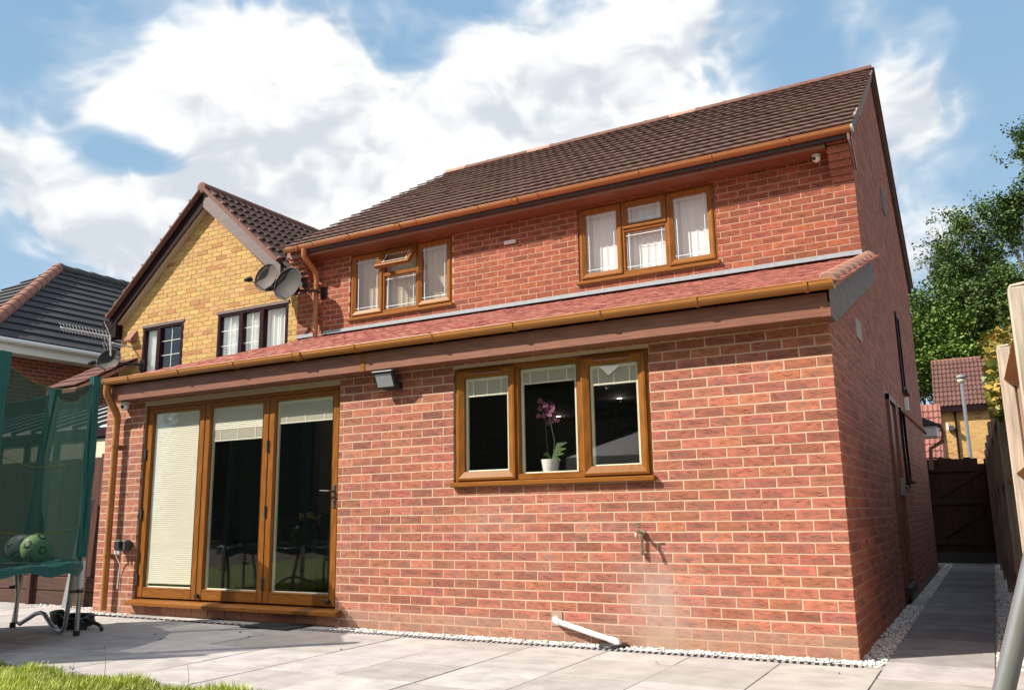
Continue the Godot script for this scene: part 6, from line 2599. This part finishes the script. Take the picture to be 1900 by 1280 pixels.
func grow(r: RandomNumberGenerator, mb: MB, tips: Array, a: Vector3, d: Vector3, ln: float, rad: float, depth: int) -> void:
	var pts := [a]
	var rs := [rad]
	var p := a
	var dd := d
	for k in 4:
		dd = (dd + Vector3(r.randf_range(-0.16, 0.16), r.randf_range(-0.02, 0.10), r.randf_range(-0.16, 0.16))).normalized()
		p += dd * ln / 4.0
		pts.append(p)
		rs.append(rad * (1.0 - 0.11 * (k + 1)))
	mb.tube(pts, rs, 7 if depth < 2 else 5)
	if depth >= 3:
		tips.append(p)
		tips.append(pts[2])
		return
	for k in (5 if depth == 0 else 4):
		var at: Vector3 = pts[[4, 4, 3, 3, 2][k]]
		var az := r.randf() * TAU
		var side := Vector3(cos(az), 0, sin(az))
		var nd := (dd * r.randf_range(0.6, 1.1) + side * r.randf_range(0.55, 1.0) + Vector3(0, 0.25, 0)).normalized()
		grow(r, mb, tips, at, nd, ln * r.randf_range(0.55, 0.75), rad * 0.52, depth + 1)


func tree(called: String, label: String, at: Vector3, hgt: float, crown_w: float, low: float, tone: Color, sd: int, clump: Mesh, dense: float) -> void:
	var r := RandomNumberGenerator.new()
	r.seed = sd
	var t := thing(called, label, "tree", at)
	var mb := MB.new()
	var tips := []
	grow(r, mb, tips, Vector3(0, -0.1, 0), Vector3(0.02, 1, 0), hgt * 0.42, hgt * 0.017, 0)
	# fit the tips into the crown's height and width
	var top := 0.0
	var wide := 0.0
	for p in tips:
		top = maxf(top, p.y)
		wide = maxf(wide, Vector2(p.x, p.z).length())
	var trunk := part("trunk", mb, M.bark, t)
	trunk.scale = Vector3(crown_w / wide, hgt / top, crown_w / wide)
	var xf := []
	var cols := []
	var n := noise(0.55, 3, sd)
	for p in tips:
		var c := Vector3(p.x * crown_w / wide, p.y * hgt / top, p.z * crown_w / wide)
		var rad := r.randf_range(0.55, 1.05) * crown_w / 3.2
		var tn := r.randf_range(0.75, 1.2)
		for k in int(26 * dense):
			var d := Vector3(r.randfn(0, 0.5), r.randfn(0, 0.38), r.randfn(0, 0.5)) * rad
			var q := c + d
			if n.get_noise_3dv(q * 1.1) < (-0.12 if dense > 1.0 else 0.06):
				continue
			xf.append(Transform3D(Basis.from_euler(Vector3(r.randf_range(-0.6, 0.6), r.randf() * TAU, r.randf_range(-0.6, 0.6))) * Basis.from_scale(Vector3.ONE * r.randf_range(0.75, 1.3)), q))
			var v := tn * r.randf_range(0.85, 1.15)
			cols.append(Color(tone.r * v, tone.g * v, tone.b * v))
	multi("crown", clump, M.leaf, xf, t, cols)


func build_trees() -> void:
	var r := RandomNumberGenerator.new()
	r.seed = 1001
	var cl := leaf_clump(r, 22, 0.30, 0.145).mesh()
	tree("broadleaf_tree", "tall open tree right behind the gable, sky showing through its crown", Vector3(-0.9, 0, -47), 17.6, 2.7, 7.0, Color(0.10, 0.172, 0.042), 11, cl, 0.5)
	tree("broadleaf_tree", "tall broad tree rising behind the roof of the far house", Vector3(1.9, 0, -48), 18.4, 2.9, 8.0, Color(0.088, 0.152, 0.038), 12, cl, 0.5)
	tree("broadleaf_tree", "tallest tree, its crown cut by the right edge of the photo", Vector3(5.0, 0, -46), 21.0, 2.9, 8.5, Color(0.085, 0.15, 0.04), 13, cl, 0.75)
	tree("broadleaf_tree", "dense lower tree with bright green leaves left of the far roof", Vector3(-1.5, 0, -41), 10.5, 2.4, 2.0, Color(0.13, 0.22, 0.038), 14, cl, 1.3)
	tree("broadleaf_tree", "dense dark tree directly above the ridge of the far house", Vector3(1.4, 0, -42), 13.0, 2.6, 3.0, Color(0.085, 0.145, 0.035), 15, cl, 1.3)
	tree("broadleaf_tree", "dense dark tree behind the fence posts on the right", Vector3(4.3, 0, -40), 13.0, 2.8, 3.0, Color(0.085, 0.145, 0.035), 16, cl, 1.3)
	# what the glass reflects: the hedge and a white canopy across the lawn, behind the viewer
	var hd := thing("garden_hedge", "tall dark hedge along the far side of the lawn, facing the house", "hedge", Vector3(-6, 0, 21))
	var xf := []
	var cols := []
	for i in 9000:
		var p := Vector3(r.randf_range(-26, 26), r.randf_range(0.2, 7.0), r.randf_range(-1.0, 1.0))
		p.y += sin(p.x * 0.7) * 0.5 + sin(p.x * 1.9) * 0.25
		xf.append(Transform3D(Basis.from_euler(Vector3(r.randf(), r.randf() * TAU, r.randf())) * Basis.from_scale(Vector3.ONE * 1.6), p))
		var v := r.randf_range(0.6, 1.2)
		cols.append(Color(0.022 * v, 0.042 * v, 0.012 * v))
	multi("leaves", cl, M.leaf, xf, hd, cols)
	var mb := MB.new()
	mb.bx(-26, 26, 0, 6.4, -0.4, 0.4)
	part("stems", mb, M.soil, hd)
	var gz := thing("garden_canopy", "white pointed garden canopy on four poles across the lawn", "canopy", Vector3(-4.7, 0, 10.0))
	mb = MB.new()
	for k in 4:
		var a := TAU * k / 4.0 + PI / 4
		var b := TAU * (k + 1) / 4.0 + PI / 4
		var A := Vector3(cos(a) * 2.1, 2.0, sin(a) * 2.1)
		var B := Vector3(cos(b) * 2.1, 2.0, sin(b) * 2.1)
		mb.tri(A, B, Vector3(0, 2.70, 0), (A + B) * 0.5 + Vector3(0, 2, 0))
		mb.quad(A, B, B - Vector3(0, 0.22, 0), A - Vector3(0, 0.22, 0), A + B)
	part("canopy_cover", mb, M.white, gz)
	for k in 4:
		var a := TAU * k / 4.0 + PI / 4
		mb = MB.new()
		mb.tube([Vector3(cos(a) * 2.05, 0, sin(a) * 2.05), Vector3(cos(a) * 2.05, 2.0, sin(a) * 2.05)], 0.03, 8)
		part("pole", mb, M.white, gz)


func _ready() -> void:
	rng.seed = 4242
	# camera
	var cam := Camera3D.new()
	put(cam, "camera", self)
	cam.fov = 44.36
	cam.near = 0.05
	cam.far = 600.0
	cam.transform = Transform3D(Basis(Vector3.UP, deg_to_rad(29.066)) * Basis(Vector3.RIGHT, deg_to_rad(11.2389)) * Basis(Vector3(0, 0, 1), deg_to_rad(-0.9326)), CAM)
	cam.current = true
	# sky, sun, exposure
	var env := Environment.new()
	env.background_mode = Environment.BG_SKY
	env.sky = make_sky()
	env.tonemap_mode = Environment.TONE_MAPPER_LINEAR
	env.tonemap_exposure = 1.62
	env.background_energy_multiplier = 1.0
	env.sdfgi_enabled = true
	env.ssao_enabled = true
	env.ssil_enabled = true
	var we := WorldEnvironment.new()
	we.environment = env
	put(we, "world_environment", self)
	var sun := DirectionalLight3D.new()
	sun.light_energy = 1.6
	sun.light_color = Color(1.0, 0.955, 0.89)
	sun.light_angular_distance = 0.5
	sun.shadow_enabled = true
	put(sun, "sun", self)
	sun.look_at_from_position(Vector3.ZERO, SUNWAY, Vector3.UP)
	make_textures()
	make_materials()
	build_ground()
	build_house()
	build_yellow_house()
	build_conservatory()
	build_hip_house()
	build_fences()
	build_far()
	build_fittings()
	build_trampoline()
	build_trees()
